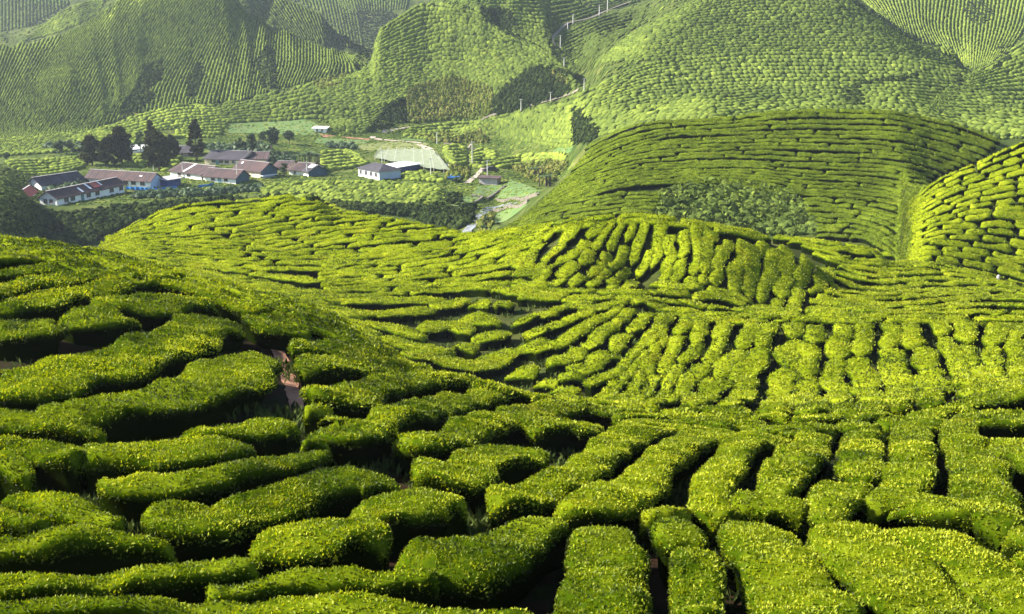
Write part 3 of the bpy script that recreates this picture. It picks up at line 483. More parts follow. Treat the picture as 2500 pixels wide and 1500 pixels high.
for c,gd,cnt,nm,side,side2,(l0,l1),_g,cap in FIELDS:
    rows=rows_between([px(c,g_) for g_ in gd],cnt)
    nr=len(rows); RW=np.array(rows)
    for ri in range(nr):
        r=RW[ri]; a=RW[max(ri-1,0)]; b=RW[min(ri+1,nr-1)]; d=np.gradient(r,axis=0); d/=np.maximum(np.hypot(d[:,0],d[:,1]),1e-6)[:,None]
        sp=np.abs((b-a)[:,0]*-d[:,1]+(b-a)[:,1]*d[:,0])/(2 if 0<ri<nr-1 else 1)
        hw=sp*(0.47 if 'mound face' in nm else 0.40 if ('middle field' in nm or 'diagonal' in nm or 'dome hill' in nm) else 0.43); wob=rng.normal(0,0.35,len(r)); wob=np.convolve(wob,np.ones(9)/9,'same')*sp
        Pc=np.stack([r[:,0]-d[:,1]*wob,r[:,1]+d[:,0]*wob,hw],1)
        si=0
        for (w,wd) in to_world(Pc,cap=cap):
            L=np.concatenate([[0],np.cumsum(np.hypot(*np.diff(w,axis=0).T))]); t=0 if rng.random()<0.5 else rng.random()*0.5
            while t<L[-1]-0.8:
                ln=rng.uniform(l0,l1); e=min(t+ln,L[-1]); gp=(0.2,0.7) if ('middle field' in nm or 'diagonal' in nm) else ((0.04,0.18) if 'dome hill' in nm else (0.1,0.38))
                if L[-1]-e<1.0: e=L[-1]
                tt=np.linspace(t,e,max(4,int((e-t)/0.6)+2)); ww=np.stack([np.interp(tt,L,w[:,0]),np.interp(tt,L,w[:,1])],1); wi=np.interp(tt,L,wd)*rng.uniform(0.92,1.06)
                ww+=rng.normal(0,0.07,2)
                lab='%s hedge from %s, %s row from %s, %s'%(ordn(si),side2,ordn(ri),side,nm)
                CAND.append((area_px(ww,wi),[(ww,wi)],float(np.median(ww[:,1])),lab,nm)); si+=1
                t=e+rng.uniform(*gp)
CAND.sort(key=lambda c:-c[0])
print('hedges',len(CAND))
for k,(ar,sg,D,lab,nm) in enumerate(CAND[:300]):
    build_hedge(sg,D,rng,lab,'clipped tea hedges on the near slopes')
# the rest of the field: past the 300 largest
sv={}
for (ar,sg,D,lab,nm) in CAND[300:]: sv.setdefault(nm,[]).extend(sg)
for nm in sv:
    D=float(np.median([s[0][0,1] for s in sv[nm]]))
    build_hedge(sv[nm],max(D,53),rng,'smaller clipped tea hedges on '+nm,'far tea rows',name='tea_hedge_rows',cat='tea rows',kind='stuff')

# rows that carry on outside the frame and behind the near spur, so the slopes are not bare from a step aside
def hidden(x,y):
    z=zat(x,y); u,v=proj(np.stack([x,y,z],1)); o=np.zeros(len(x),bool); Vm=np.minimum.accumulate(V,axis=1)
    i=np.clip(((u-U[0])/5).astype(int),0,len(U)-1); j=np.clip(((np.log(y)-S[0])/(S[1]-S[0])).astype(int)-6,0,len(S)-1)
    return (Vm[i,j]<v-14)
ext=[]
for k in range(9):
    y=np.arange(12,74,0.8); x=(2560-1250)/2780.*y*1.0+1.2+k*1.55
    for a in range(0,len(y)-8,11): ext.append((np.stack([x[a:a+10],y[a:a+10]],1),np.full(10,.62)))
for yy in np.arange(44,104,1.75):
    x=np.arange(-46,14,0.8); y=np.full(len(x),yy)+0.5*np.sin(x/5); h=hidden(x,y); a=0
    while a<len(x):
        b=a
        while b<len(x) and h[b] and b-a<12: b+=1
        if b-a>4: ext.append((np.stack([x[a:b],y[a:b]],1),np.full(b-a,.66)))
        a=max(b,a)+1
build_hedge(ext,70,rng,'clipped tea hedges carrying on past the frame edge and behind the near spur','far tea rows',name='tea_hedge_rows',cat='tea rows',kind='stuff')
# ------------------------------------------------------------------ far tea: every bush a small dome, set along its row
def dome(nr,ns):
    rr=[(1.0,-0.15),(1.0,.45),(.72,.85),(0,1.0)] if nr==3 else [(.95,-0.15),(1.05,.35),(.9,.72),(.5,.97),(0,1.0)]
    vs=[];fs=[];ft=[]
    for i,(r,h) in enumerate(rr[:-1]):
        for k in range(ns): a=2*math.pi*(k+0.5*(i%2))/ns; vs.append((r*math.cos(a),r*math.sin(a),h))
    vs.append((0,0,rr[-1][1]))
    for i in range(len(rr)-2):
        for k in range(ns): fs.append((i*ns+k,i*ns+(k+1)%ns,(i+1)*ns+(k+1)%ns,(i+1)*ns+k))
    b=(len(rr)-2)*ns
    for k in range(ns): ft.append((b+k,b+(k+1)%ns,b+ns))
    return np.array(vs),np.array(fs),np.array(ft)
D1=dome(4,8); D2=dome(3,6)
def bushes(name,P,dirs,hl,hw,hh,mat,label,cat,tint=0.5,tv=0.12,cards=0,csz=0.5,kind='stuff',T=None,group=None,parent=None):
    """P[n,2] ground xy, dirs[n,2] row direction, half length/width, height"""
    n=len(P)
    if n==0: return None
    dv,df,dt=T or D1; m=len(dv); r=np.random.default_rng(n+7)
    z=gz(P[:,0],P[:,1]); rad=1+r.normal(0,0.13,(n,m)); rad=np.clip(rad,0.6,1.4)
    lx=dv[None,:,0]*hl[:,None]*rad; ly=dv[None,:,1]*hw[:,None]*rad; lz=dv[None,:,2]*hh[:,None]*(1+r.normal(0,0.08,(n,m)))
    X=P[:,0:1]+dirs[:,0:1]*lx-dirs[:,1:2]*ly; Y=P[:,1:2]+dirs[:,1:2]*lx+dirs[:,0:1]*ly
    # follow the slope: take level under each vertex
    zz=gz(X.ravel(),Y.ravel()).reshape(X.shape); zz=np.clip(zz,z[:,None]-1.2,z[:,None]+1.2)
    vs=np.stack([X,Y,zz+lz],-1).reshape(-1,3)
    off=(np.arange(n)*m)[:,None,None]
    q=(df[None]+off).reshape(-1,4); t=(dt[None]+off).reshape(-1,3)
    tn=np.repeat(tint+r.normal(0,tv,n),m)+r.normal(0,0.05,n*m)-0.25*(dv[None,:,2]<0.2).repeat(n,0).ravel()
    if cards:
        N=n*cards; k=np.repeat(np.arange(n),cards); a=r.random(N)*2*np.pi; h=r.random(N)**0.6; rr=np.sqrt(np.clip(1-h*h*0.8,0,1))
        cx=P[k,0]+rr*np.cos(a)*hl[k]; cyy=P[k,1]+rr*np.sin(a)*hw[k]; cz=z[k]+h*hh[k]*1.05
        ax=r.normal(0,1,(N,3)); ax[:,2]+=0.6; ax/=np.linalg.norm(ax,axis=1,keepdims=True); sd=np.cross(ax,r.normal(0,1,(N,3))); sd/=np.linalg.norm(sd,axis=1,keepdims=True)
        s=csz*(0.5+r.random((N,1))); c=np.stack([cx,cyy,cz],1)
        cv=np.stack([c-ax*s*.5,c+sd*s*.3,c+ax*s*.6,c-sd*s*.3],1).reshape(-1,3); cq=np.arange(4*N).reshape(N,4)+len(vs)
        vs=np.vstack([vs,cv]); tn=np.concatenate([tn,np.repeat(tint+0.05+r.normal(0,tv*1.3,N),4)]); q=np.vstack([q,cq])
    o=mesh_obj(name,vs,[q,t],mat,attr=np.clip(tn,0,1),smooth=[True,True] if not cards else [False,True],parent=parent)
    return tag(o,label,cat,group,kind) if not parent else o
def far_rows(guides,spacing,exclude=(),step=1.5,drange=(100,1200),jit=0.08,gap=0.05):
    R=[resample(np.array(g,float),80) for g in guides]; rows=[]
    for k in range(len(R)-1):
        d=np.hypot(*(R[k+1]-R[k]).T); c=max(1,int(round(float(np.percentile(d,60))/spacing)))
        for j in range(c): rows.append(R[k]+(R[k+1]-R[k])*j/c)
    rows.append(R[-1]); RW=np.array(rows); Ps=[];Ds=[];HL=[];HW=[];nr=len(rows); r=np.random.default_rng(nr)
    for i in range(nr):
        rr=RW[i]; a=RW[max(i-1,0)]; b=RW[min(i+1,nr-1)]; d=np.gradient(rr,axis=0); d/=np.maximum(np.hypot(d[:,0],d[:,1]),1e-6)[:,None]
        sp=np.abs((b-a)[:,0]*-d[:,1]+(b-a)[:,1]*d[:,0])/(2 if 0<i<nr-1 else 1)
        Pc=np.stack([rr[:,0],rr[:,1],np.maximum(sp*0.37,1.1)],1)
        for (w,wd) in to_world(Pc,cap=(0.45,1.35)):
            L=np.concatenate([[0],np.cumsum(np.hypot(*np.diff(w,axis=0).T))])
            if L[-1]<step: continue
            t=np.arange(r.random()*step,L[-1],step); t=t+r.normal(0,0.12,len(t))*step; x=np.interp(t,L,w[:,0]); y=np.interp(t,L,w[:,1]); ww=np.interp(t,L,wd)
            dd=np.gradient(w,axis=0); dd/=np.maximum(np.hypot(dd[:,0],dd[:,1]),1e-6)[:,None]; dx=np.interp(t,L,dd[:,0]); dy=np.interp(t,L,dd[:,1]); nn=np.maximum(np.hypot(dx,dy),1e-6)
            x=x+r.normal(0,jit,len(t)); y=y+r.normal(0,jit,len(t))
            k=(r.random(len(t))>gap)&(y>drange[0])&(y<drange[1])
            if exclude:
                pu,pv=proj(np.stack([x,y,zat(x,y)],1))
                for e in exclude: k&=~inpoly(pu,pv,e)
            Ps.append(np.stack([x,y],1)[k]); Ds.append(np.stack([dx/nn,dy/nn],1)[k]); HL.append((step*0.85*r.uniform(0.8,1.15,len(t)))[k]); HW.append((ww*r.uniform(0.85,1.12,len(t)))[k])
    P=np.vstack(Ps); return P,np.vstack(Ds),np.concatenate(HL),np.concatenate(HW)
def scatter(poly,sp,drange=(60,1200)):
    us=[p[0] for p in poly]; vs=[p[1] for p in poly]; r=np.random.default_rng(int(abs(sum(us)))+3)
    gu_,gv_=np.meshgrid(np.arange(min(us),max(us),sp),np.arange(min(vs),max(vs),sp)); u=gu_.ravel()+r.uniform(-.5,.5,gu_.size)*sp; v=gv_.ravel()+r.uniform(-.5,.5,gu_.size)*sp
    k=inpoly(u,v,poly); h=ghit(u[k],v[k]); h=h[~np.isnan(h[:,0])]; h=h[(h[:,1]>drange[0])&(h[:,1]<drange[1])]
    return h[:,:2]
def scrub(name,label,cat,polys,sp,size,mat=M_scrub,tint=0.5,cards=8,tv=0.15,hk=0.8,dr=(60,1200)):
    P=np.vstack([scatter(p,sp,dr) for p in polys]); n=len(P); r=np.random.default_rng(n); a=r.random(n)*6.28
    s=size*r.uniform(0.5,1.3,n)
    return bushes(name,P,np.stack([np.cos(a),np.sin(a)],1),s*0.6,s*0.55,s*hk,mat,label,cat,tint,tv,cards,size*0.5)
G1=[(327,218),(349,164),(393,146),(404,171),(393,196),(364,218),(386,236),(330,276),(295,284),(287,276)]
G2=[(458,189),(487,149),(498,164),(491,204),(477,240),(458,236)]
G3=[(626,146),(651,109),(673,120),(680,218),(640,218)]
BANK=[(993,218),(1109,189),(1200,218),(1200,284),(996,302)]
HOL=[(1200,250),(1240,205),(1309,160),(1346,164),(1400,228),(1330,250),(1273,269),(1207,284)]
HOL2=[(1160,20),(1255,25),(1255,87),(1325,122),(1237,92),(1178,50)]
HOL3=[(895,324),(946,255),(993,240),(993,302),(924,316)]
GAP=[(1397,270),(1418,268),(1465,327),(1440,352),(1397,352)]
OL=[(1600,480),(1700,445),(1850,455),(1950,480),(2000,575),(1900,575),(1700,545),(1600,522)]
def FR(name,label,*zones,mat=M_far,tint=0.5,tv=0.10,T=None,h=0.95,step=1.5,cards=0):
    A=[far_rows(*z[:2],**(z[2] if len(z)>2 else {})) for z in zones]
    P=np.vstack([a[0] for a in A]); Dd=np.vstack([a[1] for a in A]); hl=np.concatenate([a[2] for a in A]); hw=np.concatenate([a[3] for a in A])
    r=np.random.default_rng(3); hh=h*r.uniform(0.85,1.15,len(P)); print(name,len(P))
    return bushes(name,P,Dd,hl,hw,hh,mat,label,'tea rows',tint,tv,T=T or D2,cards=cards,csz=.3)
FR('tea_rows','fine tea rows on the long lower slope behind the dome hill',
 ([[(1470,200),(1600,152),(1900,128),(2150,132),(2340,160)],[(1440,255),(1600,215),(1900,200),(2150,200),(2400,215)],[(1380,345),(1500,315),(1600,292),(1750,285),(1909,268),(2100,264),(2255,284),(2350,302),(2500,300)]],9,dict(exclude=[GAP],step=1.6)),
 ([[(1172,296),(1320,258),(1400,236),(1470,205)],[(1165,318),(1270,335),(1370,352),(1450,345)]],9,dict(step=1.6,exclude=[GAP])),
 ([[(2340,195),(2420,150),(2520,90)],[(2250,268),(2350,250),(2520,260)],[(2255,284),(2350,300),(2520,330)]],9),tint=0.55)
FR('tea_rows','fine tea rows on the tall cone hill at upper right',
 ([[(1640,30),(1700,0),(1800,-30),(1900,-42),(2030,-30),(2084,2),(2127,35)],[(1540,80),(1700,60),(1900,50),(2030,50),(2200,82)],[(1460,145),(1600,140),(1900,128),(2150,130),(2330,150)]],8,dict(step=1.7)),tint=0.42)
FR('tea_rows','fine tea rows on the hill with the spine ridge, upper centre',
 ([[(928,72),(985,35),(1035,8),(1100,12),(1160,21),(1220,68),(1280,94),(1340,130)],[(905,135),(1000,100),(1100,75),(1200,85),(1290,110),(1380,162)],[(880,172),(980,160),(1100,150),(1250,150),(1400,190)],[(770,212),(900,220),(1040,205),(1180,205),(1290,200)],[(800,262),(880,265),(960,240),(1000,215)],[(812,305),(880,320),(930,295)]],8.5,dict(exclude=[BANK,HOL,HOL3],step=1.6)),
 ([[(520,258),(655,228),(764,203),(880,170)],[(545,295),(700,288),(764,282),(850,290)]],9.5,dict(step=1.8)),
 ([[(1090,10),(1160,-15),(1250,-30),(1340,-30)],[(1165,22),(1250,60),(1330,70)],[(1230,70),(1290,95),(1345,120)]],8.5,dict(exclude=[HOL2])),tint=0.5)
FR('tea_rows','dark green tea rows beyond the hill road, top centre',  # tea of a darker green, set by the low tint
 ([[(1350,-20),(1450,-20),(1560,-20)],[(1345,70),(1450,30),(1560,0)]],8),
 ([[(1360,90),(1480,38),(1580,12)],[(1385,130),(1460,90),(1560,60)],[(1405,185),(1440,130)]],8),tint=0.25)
FR('tea_rows','fine tea rows on the broad ribbed hill at upper left',
 ([[(-40,118),(-110,370)],[(160,78),(60,240),(-20,372)],[(288,0),(190,150),(110,290),(60,370)],[(400,-20),(300,150),(250,250),(170,335)],[(500,-20),(400,130),(340,230),(330,275)],[(590,5),(520,130),(480,250)],[(622,28),(600,130),(580,245)],[(700,75),(700,140),(680,212)],[(800,113),(800,150),(780,192)],[(860,136),(900,160)]],8,dict(exclude=[G1,G2,G3],step=1.7)),
 ([[(110,58),(170,18),(260,-8)],[(60,98),(160,68),(240,30)]],8),tint=0.5)
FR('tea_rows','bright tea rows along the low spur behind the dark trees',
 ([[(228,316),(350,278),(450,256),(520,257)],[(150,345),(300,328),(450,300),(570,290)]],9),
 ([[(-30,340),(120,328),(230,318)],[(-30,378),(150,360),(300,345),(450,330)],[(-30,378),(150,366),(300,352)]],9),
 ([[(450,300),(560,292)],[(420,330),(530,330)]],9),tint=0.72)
FR('tea_rows','steep downhill tea rows on the farthest slope at top right',
 ([[(2095,-15),(2150,35)],[(2200,-15),(2225,85)],[(2300,-15),(2290,60),(2325,135)],[(2400,-15),(2390,70),(2380,165)],[(2520,-15),(2500,60),(2440,150)]],9,dict(step=1.7)),tint=0.62)
FR('tea_rows','faint hazy tea rows on the distant slope at the top left corner',
 ([[(-15,-20),(-15,80)],[(70,-20),(70,60)],[(160,-20),(165,10)]],9,dict(step=2)),
 ([[(620,-20),(700,75)],[(700,-20),(760,95)],[(790,-20),(820,110)],[(860,-20),(885,115)]],8,dict(step=2)),
 ([[(820,-20),(840,30)],[(1000,-20),(990,20)]],7,dict(step=2)),tint=0.3)
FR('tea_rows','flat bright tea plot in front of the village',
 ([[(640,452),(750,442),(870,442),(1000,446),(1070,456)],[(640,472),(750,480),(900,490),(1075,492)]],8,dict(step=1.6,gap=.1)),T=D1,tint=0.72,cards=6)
FR('tea_rows','small bright tea plots around the village and the track',
 ([[(20,392),(120,387),(205,382)],[(60,425),(130,420),(210,402)]],8),
 ([[(300,377),(350,376)],[(300,400),(350,400)]],8),([[(400,385),(440,382)],[(400,412),(425,408)]],8),
 ([[(1085,358),(1115,352),(1135,360)],[(1088,378),(1120,398),(1140,392)]],8),([[(1150,372),(1180,362),(1212,372)],[(1150,400),(1180,404),(1215,398)]],8),
 ([[(1215,388),(1290,376),(1370,374)],[(1215,405),(1280,396),(1380,382)]],8),
 ([[(1000,312),(1100,300),(1190,294)],[(990,332),(1080,335),(1165,318)]],9),
 ([[(785,370),(840,365),(880,378)],[(790,412),(850,405),(900,395)]],8),([[(990,420),(1040,418)],[(990,432),(1080,438)]],7),T=D1,tint=0.74)
# rough growth
scrub('undergrowth','low green growth covering the far slopes between the tea rows','ground cover',[[(-60,-20),(2560,-20),(2560,340),(2440,345),(2200,270),(1600,290),(1440,340),(1400,330),(1200,292),(990,300),(880,322),(800,310),(740,284),(560,296),(300,340),(-60,366)]],8,1.1,mat=M_far,tint=0.38,cards=0,hk=0.45,dr=(225,700))
scrub('grass','rough grass over the valley floor','grass',[VALLEY],6.5,0.7,mat=M_far,tint=0.6,cards=5,hk=0.3,tv=0.2,dr=(228,400))
scrub('scrub','dark tangled scrub filling the ravine below the village','scrub',[[(-20,480),(60,490),(100,516),(150,530),(300,508),(470,492),(700,488),(600,495),(470,500),(360,530),(300,555),(200,605),(0,572),(-20,560)]],6,1.3,tint=0.4,dr=(180,262))
scrub('scrub','dark scrub bank below the flat tea plot','scrub',[[(640,484),(760,494),(900,504),(1085,508),(1140,550),(1085,560),(1000,530),(840,520),(770,480)],[(1085,445),(1135,445),(1125,505),(1090,505)],[(1100,515),(1160,505),(1155,540),(1110,565)]],6,1.3,tint=0.45,dr=(180,270))
FR('tea_rows','dark tea rows on the slope at the far left edge',([[(-30,400),(60,420),(160,431)],[(-30,440),(30,452),(48,458)],[(-30,500),(30,508),(95,516)],[(-30,560),(60,575),(190,604)]],9,dict(step=1.6)),T=D1,mat=M_scrub,tint=0.85,cards=4)  # rows in the dark scrub leaf colour
scrub('scrub','dark scrub added as shade in the gullies of the ribbed left hill','scrub',[G1,G2,G3,[(60,5),(150,-5),(165,15),(100,60),(62,70)]],5,1.1,tint=0.5)  # dark growth stands in for the shadow lying in the gullies
scrub('scrub','dark scrub added as shade in the hollows around the centre hill','scrub',[HOL,HOL2,HOL3,GAP,[(835,20),(905,10),(975,40),(925,70),(900,150),(840,110)]],5,1.2,tint=0.3)  # dark growth stands in for the shadow of the hollows
scrub('scrub','dark bushes in folds of the right hills','scrub',[[(2060,215),(2095,212),(2110,264),(2070,264),(2050,240)],[(2325,190),(2350,190),(2350,220),(2325,220)],[(2353,30),(2370,8),(2400,5),(2425,30),(2420,50),(2392,66),(2360,55)],[(2430,110),(2470,115),(2465,150),(2420,180)],[(1345,170),(1385,175),(1385,215),(1350,205)],[(2085,0),(2130,30),(2200,75),(2255,100),(2245,108),(2190,85),(2120,42),(2078,8)],[(2100,205),(2240,185),(2240,195),(2110,215)]],5,1.3,tint=0.4)
scrub('tea_bushes','rough unclipped bushes low on the dome hill','tea bushes',[OL],8,1.3,mat=M_far,tint=0.36,tv=0.15,hk=0.5,dr=(140,200))
scrub('tall_grass','straw coloured tall grass on the bank below the spine ridge','grass',[BANK,[(1240,408),(1330,395),(1395,400),(1340,455),(1290,440)],[(1345,170),(1390,180),(1385,215),(1355,205)],[(1100,405),(1150,415),(1140,440),(1085,440)],[(1165,545),(1200,525),(1205,560),(1170,565)],[(1000,330),(1170,325),(1200,350),(1060,352)],[(760,200),(850,180),(830,215),(780,225)]],5,1.0,mat=M_straw,tint=0.5,cards=12,tv=0.2,hk=1.0)
scrub('scrub','dark shrubs on the peak of the left middle hill','scrub',[[(745,487),(790,486),(860,512),(800,514),(750,500)]],5,0.9,tint=0.4,dr=(120,140))
scrub('hedgerow_plants','garden shrubs scattered between the village houses','shrubs',[[(480,360),(640,352),(690,385),(640,378),(520,372)],[(640,385),(720,380),(720,400),(660,405)],[(790,352),(880,356),(870,365),(800,362)],[(100,455),(200,440),(215,450),(180,470),(120,480)],[(330,474),(520,466),(640,460),(640,468),(480,482),(330,490)],[(100,360),(200,350),(210,375),(110,375)]],6,1.5,mat=M_broad,tint=0.45)
# near gaps: weeds between hedges
def weeds():
    r=np.random.default_rng(9); N=9500; u=r.uniform(-50,2550,N); v=r.uniform(700,1500,N); h=ghit(u,v); h=h[~np.isnan(h[:,0])]; h=h[h[:,1]<100]
    k=fbm(h[:,0]/2.2,h[:,1]/2.2,2)>np.where(h[:,1]>50,-.5,.1); h=h[k]; n=len(h); m=9; kk=np.repeat(np.arange(n),m); M=n*m
    b=np.stack([h[kk,0]+r.normal(0,.16,M),h[kk,1]+r.normal(0,.16,M)],1); z=gz(b[:,0],b[:,1]); L=r.uniform(.08,.25,(M,1))*(1+h[kk,1:2]/80)
    ax=r.normal(0,.45,(M,3)); ax[:,2]=1; ax/=np.linalg.norm(ax,axis=1,keepdims=True); sd=np.cross(ax,r.normal(0,1,(M,3))); sd/=np.linalg.norm(sd,axis=1,keepdims=True)
    c=np.stack([b[:,0],b[:,1],z],1); w_=0.16; V_=np.stack([c-sd*L*w_*.5,c+ax*L*.5+sd*L*w_,c+ax*L,c+ax*L*.5-sd*L*w_],1).reshape(-1,3)
    o=mesh_obj('weeds',V_,[np.arange(4*M).reshape(M,4)],M_scrub,attr=np.repeat(np.clip(.75+r.normal(0,.2,M),0,1),4)); tag(o,'low weeds on the soil between the tea hedges','weeds',kind='stuff')
weeds()
# ------------------------------------------------------------------ paths, fields, water
def ribbon(name,pts,mat,lift=0.06,nseg=5,cap=(0.15,6),kind='structure'):
    Q=resample(np.array(pts,float),max(20,int(len(pts)*12))); d=np.gradient(Q[:,:2],axis=0); d/=np.maximum(np.hypot(d[:,0],d[:,1]),1e-6)[:,None]
    c=ghit(Q[:,0],Q[:,1]); ok=~np.isnan(c[:,0]); c=c[ok]; Q=Q[ok]; w=c[:,:2]; t=np.gradient(w,axis=0)
    for _ in range(3): t[1:-1]=(t[:-2]+t[1:-1]*2+t[2:])/4
    t/=np.maximum(np.hypot(t[:,0],t[:,1]),1e-6)[:,None]; m=np.stack([-t[:,1],t[:,0]],1); hw=np.clip(Q[:,2]*c[:,1]/F,*cap); k=np.linspace(-1,1,nseg)
    wob=1+0.25*fbm(np.arange(len(w))*0.31+len(pts),np.zeros(len(w))+3.3,2)
    X=w[:,0:1]+m[:,0:1]*(hw*wob)[:,None]*k; Y=w[:,1:2]+m[:,1:2]*(hw*wob)[:,None]*k; Zz=gz(X.ravel(),Y.ravel()).reshape(X.shape)+lift
    o=mesh_obj(name,np.stack([X,Y,Zz],-1).reshape(-1,3),[quads(*X.shape)],mat,smooth=True); return tag(o,kind=kind)
def patch(name,top,bot,mat,lift=0.08,n=24,m=8,kind='structure'):
    A=resample(np.array(top,float),n); B=resample(np.array(bot,float),n); t=np.linspace(0,1,m)[:,None,None]
    G=(A[None]*(1-t)+B[None]*t); h=ghit(G[...,0].ravel(),G[...,1].ravel()).reshape(m,n,3)
    h[...,2]=gz(h[...,0].ravel(),h[...,1].ravel()).reshape(m,n)+lift
    o=mesh_obj(name,h.reshape(-1,3),[quads(m,n)],mat,smooth=True); return tag(o,kind=kind)
ribbon('path',px('c1',[(1760,740,35),(1850,800,45),(1905,920,48),(1950,1040,50),(1985,1150,50),(1995,1250,50)]),M_path,0.03)
ribbon('soil_patch',px('c5',[(860,930,60),(960,860,80),(1060,790,70)]),M_path,0.03)
ribbon('soil_patch',px('c6',[(330,960,30),(380,945,40),(420,960,30)]),M_path,0.05,cap=(.1,2))
ribbon('soil_patch',px('c5',[(1440,370,30),(1500,385,40)]),M_path,0.03)
patch('field',[(560,304),(640,292),(730,291),(775,302)],[(556,326),(650,326),(740,331),(790,331)],M_field)
patch('field',[(775,337),(830,340),(905,343)],[(768,349),(830,355),(890,352)],M_field)
patch('field',[(880,353),(960,347),(1050,352)],[(860,366),(960,369),(1010,368)],M_field2)
patch('field',[(1000,338),(1060,333),(1100,335)],[(960,342),(1060,346),(1100,344)],M_field)
patch('field',[(1165,455),(1200,454),(1232,453)],[(1150,480),(1180,482),(1208,480)],M_field,0.12)
patch('field',[(1245,440),(1290,455),(1320,468)],[(1212,486),(1260,484),(1312,474)],M_field,0.12)
patch('field',[(1105,482),(1140,481),(1172,484)],[(1100,505),(1130,504),(1162,496)],M_field,0.12)
patch('field',[(1362,362),(1400,357)],[(1340,377),(1392,375)],M_field,0.15)
patch('field',[(1215,522),(1250,510),(1290,500)],[(1200,548),(1225,545),(1250,532)],M_field,0.15)
patch('field',[(780,328),(830,334),(905,340)],[(790,336),(840,338),(900,343)],M_path,0.14)
ribbon('stream',[(1128,585,16),(1148,556,13),(1168,530,11),(1192,512,8),(1230,503,5),(1262,497,4)],M_water,0.12)
ribbon('stony_riverbed',[(1020,352,5),(1045,365,9),(1062,385,11),(1080,400,9),(1105,412,8)],M_road,0.1)
ribbon('track',[(1040,352,3),(1000,347,4),(955,344,4),(910,337,6),(925,326,4),(960,318,3),(1000,311,2)],M_road,0.14)
ribbon('track',[(1150,352,2),(1138,372,3),(1145,392,5),(1175,409,8),(1215,408,5),(1262,396,3)],M_road,0.14)
ribbon('track',[(1180,410,7),(1165,428,6),(1140,448,8)],M_road,0.16)
ribbon('track',[(122,408,5),(150,398,7),(175,386,6),(200,380,4)],M_road,0.16)
ribbon('hill_track',[(1165,300,2),(1200,285,2),(1240,273,1.8),(1320,254,1.8),(1395,231,2),(1412,222,2)],M_stone,0.5,cap=(.2,1.6))
ribbon('hill_track',[(1355,118,2.5),(1350,100,2.5),(1362,84,2.5),(1385,63,2.5),(1440,49,2.5),(1480,31,2.5),(1540,8,2.5)],M_stone,0.9,cap=(.3,1.6))
# ------------------------------------------------------------------ village
M_white=plain('whitewash',(0.88,0.87,0.84),0.85,0.06,0.5); M_cream=plain('cream_wall',(0.72,0.60,0.42),0.85,0.15,0.5); M_blue=plain('pale_blue_and_shade_wall',(0.42,0.50,0.66),0.85,0.08,0.4)  # pale blue: lean-to colour, also shade painted on right-facing white walls
M_teal=plain('teal_boards',(0.035,0.085,0.13),0.8,0.2,1.0); M_navy=plain('navy_sheet',(0.03,0.05,0.17),0.7,0.2,1.0); M_grey=plain('grey_boards',(0.36,0.33,0.33),0.9,0.2,1.0)
M_roof=plain('rusty_brown_roof',(0.080,0.042,0.040),0.9,0.3,0.5,0,(0.035,0.022,0.027)); M_roofd=plain('dark_roof',(0.030,0.025,0.036),0.8,0.4,0.4); M_red=plain('red_roof',(0.34,0.07,0.05),0.75,0.25,0.6)
M_wsheet=plain('white_roof_sheet',(0.75,0.75,0.77),0.6,0.08,1.0); M_glass=plain('dark_window',(0.03,0.035,0.045),0.3,0.2,2.0); M_door=plain('painted_door',(0.12,0.25,0.28),0.7,0.2,2.0)
M_tarp=plain('blue_tarp',(0.015,0.20,0.62),0.6,0.5,0.3); M_pole=plain('pale_pole',(0.62,0.60,0.56),0.8,0.1,2.0); M_straww=plain('wood_door',(0.35,0.24,0.15),0.8,0.2,2)
